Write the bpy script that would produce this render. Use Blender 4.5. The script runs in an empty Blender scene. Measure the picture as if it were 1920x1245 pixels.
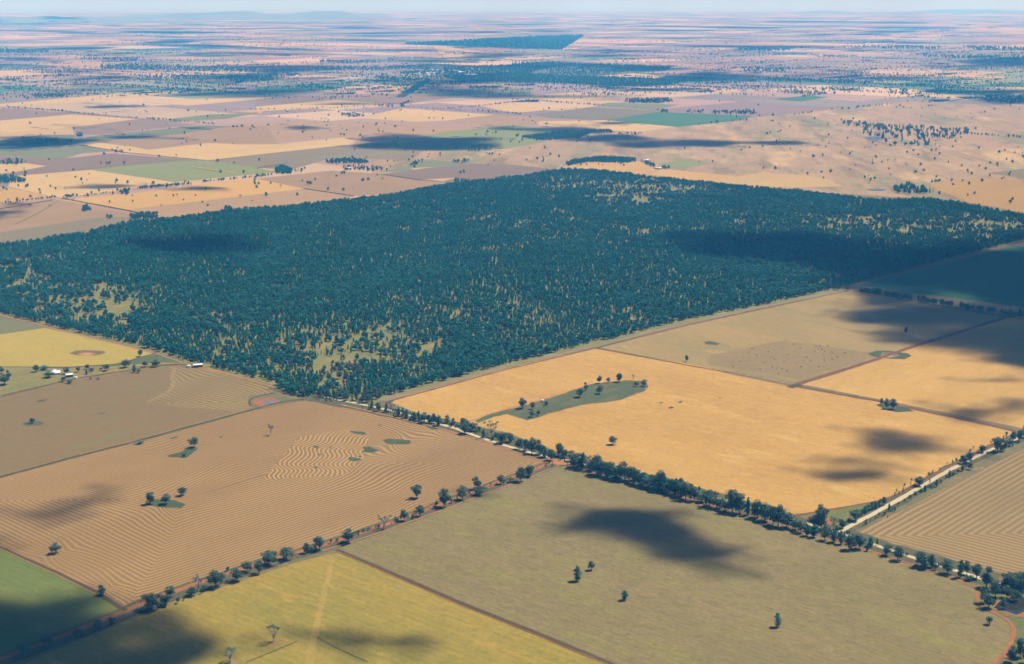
import bpy, math, random
import numpy as np
from mathutils import Vector, noise, Matrix

# ------------------------------------------------------------------ camera, sky, sun, exposure
SC = bpy.context.scene
COL = SC.collection
H = 600.0                      # flying height in metres
F_PX, CX, CY, VY = 2735.0, 960.0, 622.5, -8.0
PITCH = math.atan((CY - VY) / F_PX)
cam_d = bpy.data.cameras.new('camera'); cam_d.sensor_width = 36.0; cam_d.lens = F_PX / 1920.0 * 36.0
cam_d.clip_start = 1.0; cam_d.clip_end = 200000.0
cam = bpy.data.objects.new('camera', cam_d); COL.objects.link(cam)
cam.location = (0, 0, H); cam.rotation_euler = (math.pi / 2 - PITCH, 0, 0)
SC.camera = cam

SUN_EL, SUN_AZ = math.radians(61), math.radians(66)      # azimuth clockwise from +Y
SUN_DIR = Vector((math.sin(SUN_AZ) * math.cos(SUN_EL), math.cos(SUN_AZ) * math.cos(SUN_EL), math.sin(SUN_EL)))
world = bpy.data.worlds.new('World'); SC.world = world; world.use_nodes = True
wn = world.node_tree; wn.nodes.clear()
sky = wn.nodes.new('ShaderNodeTexSky'); sky.sky_type = 'NISHITA'; sky.sun_disc = False
sky.sun_elevation = SUN_EL; sky.sun_rotation = SUN_AZ; sky.altitude = 300
sky.air_density = 1.0; sky.dust_density = 0.0; sky.ozone_density = 8.0
bgn = wn.nodes.new('ShaderNodeBackground'); bgn.inputs['Strength'].default_value = 0.054
out = wn.nodes.new('ShaderNodeOutputWorld')
tn = wn.nodes.new('ShaderNodeMix'); tn.data_type = 'RGBA'; tn.blend_type = 'MULTIPLY'; tn.inputs[0].default_value = 1.0
tn.inputs[7].default_value = (0.70, 0.76, 1.0, 1)
wn.links.new(sky.outputs[0], tn.inputs[6]); wn.links.new(tn.outputs[2], bgn.inputs[0]); wn.links.new(bgn.outputs[0], out.inputs[0])
sun_d = bpy.data.lights.new('sun', 'SUN'); sun_d.energy = 4.2; sun_d.angle = math.radians(0.9)
sun_d.color = (1.0, 0.94, 0.89)
sun = bpy.data.objects.new('sun', sun_d); COL.objects.link(sun)
sun.rotation_euler = (-SUN_DIR).to_track_quat('-Z', 'Y').to_euler()
SC.view_settings.view_transform = 'Standard'; SC.view_settings.look = 'None'
SC.view_settings.gamma = 1.0; SC.view_settings.exposure = 1.2
SC.render.engine = 'CYCLES'
SC.cycles.max_bounces = 4; SC.cycles.diffuse_bounces = 2; SC.cycles.glossy_bounces = 1
SC.cycles.transparent_max_bounces = 6; SC.cycles.volume_bounces = 0; SC.cycles.transmission_bounces = 1
SC.cycles.use_denoising = True
SC.cycles.denoiser = 'OPENIMAGEDENOISE'
SC.cycles.pixel_filter_type = 'BLACKMAN_HARRIS'
SC.render.use_persistent_data = False

# ------------------------------------------------------------------ pixel <-> ground helpers
cp, sp_ = math.cos(PITCH), math.sin(PITCH)
def G(x, y):
    """a pixel of the 1920 px photograph -> the point of the plain it shows"""
    a, b = (x - CX) / F_PX, (CY - y) / F_PX
    dx, dy, dz = a, cp + b * sp_, -sp_ + b * cp
    t = H / -dz
    return (dx * t, dy * t)
def PX(X, Y):
    """ground arrays -> photograph pixels"""
    d = Y * cp + H * sp_
    u = Y * sp_ - H * cp
    return CX + F_PX * X / d, CY - F_PX * u / d
TILES = dict(A=(0, 100, 4.), B=(480, 100, 4.), C=(960, 100, 4.), D=(1440, 100, 4.), L=(0, 400, 3.), M=(640, 400, 3.),
             R=(1280, 400, 3.), l=(0, 800, 2.798), m=(640, 800, 2.798), r=(1280, 800, 2.798), f=(0, 0, 1.),
             S=(400, 720, 4.), K=(0, 620, 4.7875), E=(1500, 420, 4.5714), U=(0, 0, 3.), V=(640, 0, 3.), W=(1280, 0, 3.))
def T(t, x, y):
    ox, oy, s = TILES[t]
    return (ox + x / s, oy + y / s)
def TP(t, pts):
    """list of (x, y) in a tile, or (tile, x, y), -> photograph pixels"""
    return [T(*p) if isinstance(p[0], str) else T(t, *p) for p in pts]
def azim(xa):
    v = Vector((xa - CX, F_PX * cp + (CY - VY) * sp_, 0)); v.normalize(); return v
DA, DB = azim(3490), azim(-2155)
ANG_A = math.atan2(DA.y, DA.x)
ANG_B = math.atan2(DB.y, DB.x)

def srgb(c):
    return [(v / 255 / 12.92 if v / 255 <= .04045 else ((v / 255 + .055) / 1.055) ** 2.4) for v in c]

# ------------------------------------------------------------------ naming helpers
def tag(o, label=None, cat=None, group=None, kind=None):
    if label: o['label'] = label
    if cat: o['category'] = cat
    if group: o['group'] = group
    if kind: o['kind'] = kind
    return o
def link_mesh(name, verts, faces, mat=None, parent=None, smooth=False):
    me = bpy.data.meshes.new(name)
    me.from_pydata(verts, [], faces)
    for m in (mat if isinstance(mat, (list, tuple)) else [mat]):
        if m: me.materials.append(m)
    if smooth: me.shade_smooth()
    o = bpy.data.objects.new(name, me); COL.objects.link(o)
    if parent: o.parent = parent
    return o
def empty(name, loc, rz=0.0):
    o = bpy.data.objects.new(name, None); COL.objects.link(o)
    o.location = loc; o.rotation_euler = (0, 0, rz); o.empty_display_size = 1.0
    return o

# ------------------------------------------------------------------ node helpers
class NT:
    def __init__(s, name):
        s.m = bpy.data.materials.new(name); s.m.use_nodes = True
        s.t = s.m.node_tree; s.t.nodes.clear()
        s.out = s.n('ShaderNodeOutputMaterial')
        s._pos = None
    def n(s, typ, **kw):
        nd = s.t.nodes.new(typ)
        for k, v in kw.items(): setattr(nd, k, v)
        return nd
    def set(s, sock, v):
        if isinstance(v, bpy.types.NodeSocket): s.t.links.new(v, sock)
        elif v is not None:
            if sock.type == 'RGBA' and len(v) == 3: v = (*v, 1)
            sock.default_value = v
    def math(s, op, a, b=None, c=None, clamp=False):
        nd = s.n('ShaderNodeMath', operation=op, use_clamp=clamp)
        for i, v in enumerate((a, b, c)):
            if v is not None: s.set(nd.inputs[i], v)
        return nd.outputs[0]
    def vm(s, op, a, b=None, scale=None):
        nd = s.n('ShaderNodeVectorMath', operation=op)
        s.set(nd.inputs[0], a)
        if b is not None: s.set(nd.inputs[1], b)
        if scale is not None: s.set(nd.inputs['Scale'], scale)
        return nd
    def pos(s):
        if s._pos is None: s._pos = s.n('ShaderNodeNewGeometry').outputs['Position']
        return s._pos
    def noise(s, scale, rot=0.0, stretch=1.0, detail=2.0, rough=.55, vec=None, off=0.0):
        """noise whose features are 1/scale metres across and `stretch` times longer along direction rot"""
        mp = s.n('ShaderNodeMapping')
        s.set(mp.inputs['Vector'], vec if vec is not None else s.pos())
        mp.vector_type = 'TEXTURE'
        mp.inputs['Rotation'].default_value = (0, 0, rot)
        mp.inputs['Scale'].default_value = (stretch, 1, 1)
        mp.inputs['Location'].default_value = (off, off * .7, 0)
        nz = s.n('ShaderNodeTexNoise'); s.t.links.new(mp.outputs[0], nz.inputs['Vector'])
        nz.inputs['Scale'].default_value = scale; nz.inputs['Detail'].default_value = detail
        nz.inputs['Roughness'].default_value = rough
        return nz.outputs[0]
    def ramp(s, v, lo, hi):
        nd = s.n('ShaderNodeMapRange', clamp=True); s.set(nd.inputs[0], v)
        nd.inputs[1].default_value = lo; nd.inputs[2].default_value = hi
        return nd.outputs[0]
    def mix(s, f, a, b, mode='MIX'):
        nd = s.n('ShaderNodeMix', data_type='RGBA', blend_type=mode)
        s.set(nd.inputs[0], f); s.set(nd.inputs[6], a); s.set(nd.inputs[7], b)
        return nd.outputs[2]
    def scale_col(s, col, f):
        return s.vm('SCALE', col, scale=f).outputs[0]
    def finish(s, col, rough=.95, spec=.15, bump=None, bstr=.3, bdist=.3):
        b = s.n('ShaderNodeBsdfPrincipled'); s.set(b.inputs['Base Color'], col)
        b.inputs['Roughness'].default_value = rough; b.inputs['Specular IOR Level'].default_value = spec
        if bump is not None:
            bp = s.n('ShaderNodeBump'); s.set(bp.inputs['Height'], bump)
            bp.inputs['Strength'].default_value = bstr; bp.inputs['Distance'].default_value = bdist
            s.t.links.new(bp.outputs[0], b.inputs['Normal'])
        s.t.links.new(b.outputs[0], s.out.inputs[0]); return s.m

KA = 0.36     # photo tone -> albedo
def alb(c, k=1.0):
    return [min(.85, v * KA * k * q) for v, q in zip(srgb(c), (1.03, 1.01, .64))]

def field_mat(name, c1, c2, c3=None, rot=ANG_A, rows=5.0, big=140., streak=5., mott=.55, grain=.18, seed=0, rowamp=.06, c3lo=.58, c3hi=.72, k=1.0):
    """ripe crop, stubble or pasture: two tones in streaks along the sowing direction, patches of a third, fine grain"""
    s = NT(name)
    a = s.noise(1 / big, rot, streak, 4, .6, off=seed * 531.)
    b = s.noise(1 / (big * .12), rot, max(1.2, streak * .8), 4, .7, off=seed * 97.)
    f = s.ramp(s.math('ADD', s.math('MULTIPLY', a, .6), s.math('MULTIPLY', b, .4)), .38, .62)
    col = s.mix(s.math('MULTIPLY', f, mott * 1.6, clamp=True), alb(c1, k), alb(c2, k))
    if c3:
        c = s.noise(1 / (big * .45), rot, 2.2, 5, .62, off=seed * 211. + 50)
        col = s.mix(s.ramp(c, c3lo, c3hi), col, alb(c3, k))
    g = s.noise(1 / 2.6, rot, 1.6, 2, .75)
    g2 = s.noise(1 / 9., rot, 2.0, 3, .7, off=33)
    gr = s.math('ADD', s.math('MULTIPLY', g, grain * 1.6), s.math('MULTIPLY', g2, grain * 1.3))
    m = s.math('ADD', s.math('SUBTRACT', gr, grain * 1.45), 1.0)
    if rowamp > 0:
        n = (-math.sin(rot), math.cos(rot), 0)
        d = s.vm('DOT_PRODUCT', s.pos(), n).outputs['Value']
        w = s.math('SINE', s.math('ADD', s.math('MULTIPLY', d, 2 * math.pi / rows), s.math('MULTIPLY', g2, 2.)))
        m = s.math('ADD', m, s.math('MULTIPLY', w, rowamp))
    tuft = s.ramp(s.noise(1 / 6., rot, 1.5, 3, .8, off=seed * 13. + 7), .60, .72)      # weeds and heavier tufts
    col = s.mix(s.math('MULTIPLY', tuft, min(.8, grain * 1.5)), col, [v * .62 for v in alb(c2, k)])
    col = s.scale_col(col, m)
    return s.finish(col, bump=g, bstr=.5, bdist=.5)

def poly_ccw(p):
    a = sum(p[i][0] * p[(i + 1) % len(p)][1] - p[(i + 1) % len(p)][0] * p[i][1] for i in range(len(p)))
    return p if a > 0 else p[::-1]

def windrow_mat(name, poly, c_gap, c_row, spacing, width=.38, warps=(), noise_warp=0.0, k=1.0, wscale=60., patch=None):
    """swaths of cut straw following the field's edges inwards, bulging round the islands given in warps (x, y, radius, push)"""
    s = NT(name)
    p = s.pos()
    for (wx, wy, rad, amp) in warps:                       # push the rows away from an obstacle
        dv = s.vm('SUBTRACT', p if p is s.pos() else s.pos(), (wx, wy, 0)).outputs[0]
        ln = s.vm('LENGTH', dv).outputs['Value']
        g = s.math('POWER', 2.718, s.math('MULTIPLY', s.math('POWER', s.math('DIVIDE', ln, rad), 2.), -1.))
        p = s.vm('ADD', p, s.vm('SCALE', s.vm('NORMALIZE', dv).outputs[0], scale=s.math('MULTIPLY', g, amp)).outputs[0]).outputs[0]
    poly = poly_ccw(poly)
    d = None
    for i in range(len(poly)):
        (x0, y0), (x1, y1) = poly[i], poly[(i + 1) % len(poly)]
        L = math.hypot(x1 - x0, y1 - y0)
        if L < 60: continue
        nx, ny = -(y1 - y0) / L, (x1 - x0) / L
        e = s.math('SUBTRACT', s.vm('DOT_PRODUCT', p, (nx, ny, 0)).outputs['Value'], nx * x0 + ny * y0)
        d = e if d is None else s.math('MINIMUM', d, e)
    if noise_warp:
        z = s.noise(1 / wscale, 0, 1, 1.5, .5)
        mk = s.ramp(s.noise(1 / 420., 0, 1, 1, .5, off=900), .46, .60)
        d = s.math('ADD', d, s.math('MULTIPLY', s.math('MULTIPLY', s.math('SUBTRACT', z, .5), mk), noise_warp))
    if patch:                                              # a patch cut across the rest, its rows snaking
        pp, ang, wl, am = patch; pp = poly_ccw(pp); e = None
        for i in range(len(pp)):
            (x0, y0), (x1, y1) = pp[i], pp[(i + 1) % len(pp)]; L = math.hypot(x1 - x0, y1 - y0); nx, ny = -(y1 - y0) / L, (x1 - x0) / L
            q = s.math('SUBTRACT', s.vm('DOT_PRODUCT', s.pos(), (nx, ny, 0)).outputs['Value'], nx * x0 + ny * y0); e = q if e is None else s.math('MINIMUM', e, q)
        px_, py_ = sum(q[0] for q in pp) / len(pp), sum(q[1] for q in pp) / len(pp)
        al = s.vm('DOT_PRODUCT', s.pos(), (math.cos(ang), math.sin(ang), 0)).outputs['Value']
        ac = s.vm('DOT_PRODUCT', s.pos(), (-math.sin(ang), math.cos(ang), 0)).outputs['Value']
        ph = s.math('ADD', s.math('MULTIPLY', al, 2 * math.pi / wl), s.math('MULTIPLY', s.noise(1 / 90., 0, 1, 1, .5), 5.))
        bow = s.math('MULTIPLY', s.math('POWER', s.math('SUBTRACT', al, px_ * math.cos(ang) + py_ * math.sin(ang)), 2.), .0022)
        d5 = s.math('ADD', s.math('ADD', ac, bow), s.math('MULTIPLY', s.math('SINE', ph), am))
        mk = s.math('GREATER_THAN', e, 0.)
        d = s.math('ADD', s.math('MULTIPLY', d, s.math('SUBTRACT', 1., mk)), s.math('MULTIPLY', d5, mk)); pmask = mk
    else: pmask = 0.0
    fine = s.noise(1 / 5., 0, 1, 2, .7)
    d2 = s.math('ADD', d, s.math('MULTIPLY', s.math('SUBTRACT', fine, .5), spacing * .22))
    w = s.math('SINE', s.math('MULTIPLY', d2, 2 * math.pi / spacing))
    sw = s.ramp(w, math.cos(math.pi * width) - .40, math.cos(math.pi * width) + .40)
    vis = s.ramp(s.noise(1 / 190., ANG_A, 2, 3, .6, off=77), .30, .62)
    f = s.math('MULTIPLY', sw, s.math('ADD', s.math('ADD', s.math('MULTIPLY', vis, .60), .26), s.math('MULTIPLY', pmask, .5) if patch else 0.), clamp=True)
    a = s.noise(1 / 150., ANG_A, 3, 4, .6)
    base = s.mix(s.ramp(a, .35, .65), alb(c_gap, k), alb([v * .93 + 8 for v in c_gap], k * 1.18))
    col = s.mix(f, base, alb(c_row, k))
    pw = s.noise(1 / 70., ANG_A, 6, 4, .65, off=400)         # where the straw was spread
    col = s.mix(s.math('MULTIPLY', s.ramp(pw, .62, .74), .55), col, alb(c_row, k * .92))
    g = s.noise(1 / 2.5, 0, 1, 2, .7)
    col = s.scale_col(col, s.math('ADD', s.math('MULTIPLY', g, .30), .85))
    return s.finish(col, bump=f, bstr=.4, bdist=.4)

# ------------------------------------------------------------------ ground sheets
ZL = [0.02]
def sheet(name, px_poly, mat, world_pts=False, wob=0.0, seg=None, zstep=0.004):
    pts = px_poly if world_pts else [G(*p) for p in px_poly]
    if wob:
        q = []
        for i in range(len(pts)):
            a, b = Vector((*pts[i], 0)), Vector((*pts[(i + 1) % len(pts)], 0))
            L = (b - a).length; n = max(1, min(60, int(L / (seg or 8.))))
            t = (b - a).normalized() if L else Vector((1, 0, 0)); nn = Vector((-t.y, t.x, 0))
            for k in range(n):
                c = a.lerp(b, k / n)
                c += nn * (noise.noise(c * (1 / (wob * 5.))) + .5 * noise.noise(c * (1 / (wob * 1.7)))) * wob
                q.append((c.x, c.y))
        pts = q
    dist = sum(math.hypot(*p) for p in pts) / len(pts)
    ZL[0] += zstep * max(1.0, min(6., dist / 4000))
    z = ZL[0]
    pts = poly_ccw(pts)
    from mathutils.geometry import tessellate_polygon
    v = [(x, y, z) for x, y in pts]
    tris = tessellate_polygon([[Vector(q) for q in v]])
    fs = []
    for t in tris:
        a, b, c = (Vector(v[i]) for i in t)
        fs.append(t if (b - a).cross(c - a).z > 0 else t[::-1])
    o = link_mesh(name, v, fs, mat); o['kind'] = 'structure'
    return o
def ribbon(name, px_line, width, mat, wob=0.0, step=12., zstep=0.004, kind='structure'):
    pts = [Vector((*G(*p), 0)) for p in px_line]
    line = []
    for a, b in zip(pts, pts[1:]):
        n = max(1, int((b - a).length / step))
        line += [a.lerp(b, k / n) for k in range(n)]
    line.append(pts[-1])
    if len(pts) > 3:
        for _ in range(2): line = [line[0]] + [(line[i - 1] + line[i] * 2 + line[i + 1]) / 4 for i in range(1, len(line) - 1)] + [line[-1]]
    ZL[0] += zstep; z = ZL[0]
    v, f = [], []
    for i, c in enumerate(line):
        t = (line[min(i + 1, len(line) - 1)] - line[max(i - 1, 0)]).normalized(); nn = Vector((-t.y, t.x, 0))
        w1 = width / 2 + wob * noise.noise(c * .05); w2 = width / 2 + wob * noise.noise(c * .05 + Vector((50, 9, 3)))
        for p in (c + nn * w1, c - nn * w2): v.append((p.x, p.y, z))
        if i: k = 2 * i; f.append((k - 2, k - 1, k + 1, k))
    o = link_mesh(name, v, f, mat); o['kind'] = kind
    return o
def ell(cx, cy, rx, ry, n=28):
    return [(cx + rx * math.cos(2 * math.pi * i / n), cy + ry * math.sin(2 * math.pi * i / n)) for i in range(n)]
# ------------------------------------------------------------------ the plain: one sheet out to the horizon, parcels by colour
R_EDGE = 56000.0
PAL = {'straw': (236, 196, 142), 'gold': (226, 178, 108), 'mauve': (168, 138, 126), 'tan': (198, 160, 128), 'brown': (164, 128, 104),
       'green': (160, 164, 106), 'gg': (148, 148, 112), 'teal': (84, 124, 92), 'grey': (160, 142, 116), 'wood': (52, 78, 62)}
rng = np.random.default_rng(5)
def plain_mesh():
    cs = 250.0
    n = int(2 * 57000 / cs)
    ii, jj = np.meshgrid(np.arange(n), np.arange(n), indexing='ij')
    org = -57000.0
    uc, vc = org + (ii + .5) * cs, org + (jj + .5) * cs
    X = uc * DA.x + vc * DB.x; Y = uc * DA.y + vc * DB.y
    keep = (Y > 200) & (np.abs(X) < .52 * Y + 2500) & (X * X + Y * Y < R_EDGE ** 2)
    # parcels: recursive splits of 4 km blocks
    names = ['straw', 'gold', 'mauve', 'tan', 'brown', 'green', 'gg', 'teal', 'grey', 'wood']
    prob = np.array([.22, .03, .21, .22, .04, .05, .09, .025, .10, .015]); prob /= prob.sum()
    colmap = np.zeros((n, n, 3), np.float32)
    def split(i0, i1, j0, j1):
        w, h = i1 - i0, j1 - j0
        if (w <= 3 and h <= 3) or (w * h <= 24 and rng.random() < .45):
            c = np.array(alb(PAL[names[rng.choice(10, p=prob)]])) * rng.uniform(.88, 1.10); c = c * .86 + np.array(alb((186, 162, 140))) * .14
            colmap[i0:i1, j0:j1] = c * rng.uniform(.96, 1.04, 3); return
        if (w > h) or (w == h and rng.random() < .5):
            m = i0 + int(round(w * rng.choice([.5, .5, .33, .67]))); m = min(max(m, i0 + 1), i1 - 1)
            split(i0, m, j0, j1); split(m, i1, j0, j1)
        else:
            m = j0 + int(round(h * rng.choice([.5, .5, .33, .67]))); m = min(max(m, j0 + 1), j1 - 1)
            split(i0, i1, j0, m); split(i0, i1, m, j1)
    for a in range(0, n, 14):
        for b in range(0, n, 14): split(a, min(a + 14, n), b, min(b + 14, n))
    idx = -np.ones((n + 1, n + 1), np.int64)
    used = np.zeros((n + 1, n + 1), bool)
    used[:-1, :-1] |= keep; used[1:, :-1] |= keep; used[:-1, 1:] |= keep; used[1:, 1:] |= keep
    idx[used] = np.arange(used.sum())
    gi, gj = np.nonzero(used)
    u, v = org + gi * cs, org + gj * cs
    co = np.stack([u * DA.x + v * DB.x, u * DA.y + v * DB.y, np.zeros(len(u))], 1).astype(np.float32)
    ki, kj = np.nonzero(keep)
    # A x B handedness: DA is to the right, DB to the left -> (i, j) is counter-clockwise
    fc = np.stack([idx[ki, kj], idx[ki + 1, kj], idx[ki + 1, kj + 1], idx[ki, kj + 1]], 1)
    me = bpy.data.meshes.new('ground')
    me.vertices.add(len(co)); me.vertices.foreach_set('co', co.ravel())
    me.loops.add(fc.size); me.loops.foreach_set('vertex_index', fc.ravel().astype(np.int32))
    me.polygons.add(len(fc)); me.polygons.foreach_set('loop_start', np.arange(0, fc.size, 4, dtype=np.int32))
    me.update(calc_edges=True)
    at = me.attributes.new('parcel', 'FLOAT_COLOR', 'FACE')
    c4 = np.ones((len(fc), 4), np.float32); c4[:, :3] = colmap[ki, kj]
    at.data.foreach_set('color', c4.ravel())
    return me
def mat_plain():
    s = NT('farmland')
    a = s.vm('MULTIPLY', s.n('ShaderNodeAttribute', attribute_name='parcel').outputs['Color'], (.98, .98, 1.5)).outputs[0]  # extra blue in the parcel colours stands in for thicker distant haze
    n1 = s.noise(1 / 900., ANG_A, 3, 5, .6); n2 = s.noise(1 / 160., ANG_B, 3, 4, .65)
    m = s.math('ADD', s.math('MULTIPLY', s.math('ADD', n1, n2), .42), .60)
    c = s.scale_col(a, m)
    c = s.mix(s.math('MULTIPLY', s.ramp(s.noise(1 / 2600., .3, 3, 6, .65, off=12), .56, .66), .5), c, alb((120, 130, 105)))
    return s.finish(c)
g = bpy.data.objects.new('ground', plain_mesh()); COL.objects.link(g); g['kind'] = 'structure'; g.data.materials.append(mat_plain())
# the rest of the disc, outside the sector the plane's window looks at
s = NT('outlying_land')
m_out = s.finish(s.mix(s.ramp(s.noise(1 / 700., ANG_A, 2, 5, .6), .4, .6), alb(PAL['tan']), alb(PAL['mauve'])))
R2 = 56500.
vs = [(R2 * math.cos(2 * math.pi * i / 96), R2 * math.sin(2 * math.pi * i / 96), -1.5) for i in range(96)]
o = link_mesh('terrain', vs, [tuple(range(96))], m_out); o['kind'] = 'structure'

# ------------------------------------------------------------------ mid-distance paddocks, traced
MM = {}
def pm(kind, rot=0, seed=0, k=1.0):
    key = (kind, rot, seed, k)
    if key not in MM:
        c = PAL[kind]
        MM[key] = field_mat(kind + '_paddock', c, [v * .93 for v in c], [v * .90 + 5 for v in c] if kind != 'straw' else (222, 188, 140), rot=ANG_B if rot else ANG_A,
                            big=200., streak=3., rowamp=0, grain=.30, seed=seed, k=k)
    return MM[key]
def mid(kind, tile, pts, rot=0, seed=0, k=1.0, name='field'):
    return sheet(name, TP(tile, pts), pm(kind, rot, seed, k), zstep=.008)
s = NT('dry_rangeland')
c = s.mix(s.ramp(s.noise(1 / 500., 1.2, 3, 5, .6), .38, .62), alb((200, 166, 140)), alb((188, 154, 130)))
c = s.mix(s.math('MULTIPLY', s.ramp(s.noise(1 / 240., 1.5, 3.5, 6, .7, off=55), .50, .60), .85), c, alb((150, 144, 108)))
c = s.mix(s.math('MULTIPLY', s.ramp(s.noise(1 / 90., 1.5, 5, 5, .7, off=155), .52, .62), .75), c, alb((146, 124, 98)))
c = s.mix(s.math('MULTIPLY', s.ramp(s.noise(1 / 330., 1.5, 3, 5, .7, off=255), .55, .65), .8), c, alb((230, 192, 146)))
m_range = s.finish(s.scale_col(c, s.math('ADD', s.math('MULTIPLY', s.math('ADD', s.noise(1 / 16., 1.5, 2, 4, .75), s.noise(1 / 70., 1.5, 3, 4, .7, off=90)), .62), .40)))
o = sheet('field', [(690, 296), (960, 276), (1130, 245), (1240, 237), (1400, 222), (1560, 205), (1700, 190), (1920, 200), (2150, 215), (2150, 430), (1920, 402), (1827, 385), (1480, 356),
           (1280, 340), (1190, 330), (1050, 330), (900, 340), (700, 330)], m_range, zstep=.008)
mid('tan', 'f', [(430, 235), (560, 225), (760, 232), (960, 240), (830, 250), (690, 268), (640, 258), (480, 271), (420, 262)], seed=1)
mid('mauve', 'A', [(0, 420), (140, 415), (540, 458), (0, 505)])
mid('straw', 'A', [(0, 505), (540, 458), (1040, 492), (680, 545), (0, 590)])
mid('straw', 'A', [(0, 590), (680, 545), (560, 610), (0, 645)], seed=2, k=.9)
mid('gg', 'A', [(0, 650), (300, 612), (560, 610), (540, 660), (480, 700), (0, 710)], k=.8)  # cloud shade put into the colour: a shaded region drawn as darkened grey-green
mid('mauve', 'A', [(540, 555), (1040, 492), (1480, 535), (1100, 570), (760, 610), (560, 612)], rot=1)
mid('gg', 'A', [(560, 640), (760, 612), (1150, 575), (1500, 540), (1750, 545), (1300, 610), (720, 665)], k=.9)
mid('tan', 'A', [(720, 665), (1300, 610), (1750, 548), (2000, 545), (2100, 685), (1560, 672), (940, 745), (600, 690)], seed=3, k=.88)
mid('straw', 'A', [(600, 690), (760, 672), (1000, 702), (1120, 725), (930, 745)], seed=4)
mid('straw', 'f', [(232, 286), (390, 268), (450, 271), (530, 270), (600, 262), (645, 258), (680, 268), (620, 275), (480, 290), (385, 301)], seed=4)
mid('grey', 'f', [(385, 301), (480, 290), (620, 275), (690, 268), (800, 278), (770, 300), (620, 297), (540, 320), (475, 313)], seed=5, k=1.0)
mid('gg', 'A', [(-200, 705), (480, 700), (600, 690), (840, 735), (620, 750), (480, 790), (-200, 765)], seed=2)
mid('mauve', 'A', [(-300, 765), (480, 790), (840, 750), (1500, 805), (1350, 808), (1000, 838), (700, 872), (110, 918), (-300, 935)], seed=6, k=.88)
mid('straw', 'A', [(-200, 840), (200, 825), (350, 845), (120, 890), (-200, 925)], seed=1)
mid('green', 'A', [(700, 872), (1000, 838), (1400, 806), (1900, 850), (2100, 890), (1300, 965)], rot=1)
mid('straw', 'A', [(100, 920), (680, 875), (1300, 965), (1050, 1010), (820, 1045), (440, 1085), (60, 1000)], rot=1, seed=7)
mid('gold', 'A', [(-300, 1000), (60, 1005), (400, 1080), (250, 1100), (-300, 1150)])
mid('gold', 'A', [(440, 1100), (1040, 1045), (1750, 955), (1920, 940), (2280, 1015), (1920, 1058), (940, 1175)], seed=8, k=1.06)
mid('tan', 'f', [(235, 394), (480, 365), (570, 354), (665, 367), (640, 376), (480, 398), (313, 416), (262, 403)], rot=1, seed=9)
mid('tan', 'f', [(-80, 392), (110, 375), (262, 403), (185, 408), (-80, 445)], seed=10, k=.9)
mid('grey', 'f', [(-80, 448), (185, 408), (270, 405), (320, 418), (60, 456), (-80, 470)], seed=11)
mid('tan', 'B', [(0, 940), (560, 880), (960, 905), (1250, 950), (1500, 975), (1200, 1040), (750, 1070), (360, 1015), (0, 940)], rot=1, seed=12, k=.86)
mid('gg', 'B', [(930, 890), (1170, 835), (1250, 795), (1650, 825), (1150, 885)], seed=12)
mid('mauve', 'f', [(715, 327), (770, 319), (892, 307), (960, 309), (1030, 316), (1050, 322), (950, 334), (850, 344), (780, 338)], seed=13, k=.86)
mid('straw', 'B', [(1280, 945), (1500, 935), (1400, 960)], seed=14, k=.9)
mid('straw', 'B', [(1160, 862), (1350, 850), (1180, 875)], seed=14, k=.9)
mid('straw', 'B', [(860, 460), (1100, 412), (1800, 460), (1420, 505), (1200, 515), (820, 490)], seed=15)
mid('tan', 'B', [(1420, 505), (1800, 462), (2520, 505), (2100, 535), (1750, 552)], seed=16, k=.95)
mid('straw', 'B', [(0, 400), (600, 350), (1080, 385), (800, 395), (0, 435)], seed=17)
mid('mauve', 'B', [(0, 335), (560, 310), (1100, 305), (1480, 330), (1080, 385), (600, 350), (0, 400)], seed=18)
mid('green', 'f', [(690, 268), (785, 258), (830, 248), (960, 234), (1075, 246), (985, 258), (1025, 266), (960, 277), (880, 282), (830, 284)], seed=19, k=.95)
mid('straw', 'B', [(1680, 395), (1920, 375), (2540, 395), (2320, 410), (1980, 445), (1890, 440)], seed=20)
mid('straw', 'C', [(180, 320), (430, 298), (760, 340), (740, 372), (200, 350), (0, 335)], seed=21)
mid('grey', 'C', [(160, 460), (600, 402), (1080, 430), (700, 500), (300, 487)], seed=22, k=.85)
mid('teal', 'C', [(690, 502), (1080, 440), (1450, 455), (1800, 470), (1700, 505), (1230, 552), (840, 518)], seed=23, k=1.15)
mid('gg', 'C', [(720, 370), (1250, 385), (1080, 428), (610, 398)], seed=23, k=.95)
mid('straw', 'C', [(200, 512), (700, 502), (1230, 552), (960, 590), (560, 572), (200, 540)], seed=24)
mid('gold', 'C', [(330, 860), (560, 815), (920, 805), (1060, 860), (1400, 895), (1800, 930), (1920, 1000), (1400, 965), (1000, 905), (600, 872)], seed=25, k=1.0)
mid('green', 'C', [(1080, 830), (1300, 800), (1500, 830), (1200, 860)], seed=26, k=.95)
mid('straw', 'C', [(1500, 950), (1900, 890), (2300, 930), (2500, 1000), (2100, 1010), (1750, 990)], seed=27, k=.85)
mid('straw', 'C', [(560, 175), (900, 150), (1080, 165), (1050, 190), (820, 190)], seed=28)
mid('teal', 'C', [(1060, 190), (1180, 165), (1600, 180), (1960, 200), (1300, 217)], seed=29, k=1.3)
mid('gold', 'D', [(1200, 990), (1500, 940), (2400, 960), (2400, 1300), (1920, 1195), (1500, 1120)], seed=30, k=.78)
mid('grey', 'D', [(1640, 900), (2300, 820), (2300, 980)], seed=31, k=.9)
mid('straw', 'D', [(640, 140), (1780, 175), (1780, 188), (900, 160)], seed=32)
mid('teal', 'D', [(940, 230), (1080, 213), (1500, 235), (1300, 247)], seed=33, k=1.2)
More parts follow.
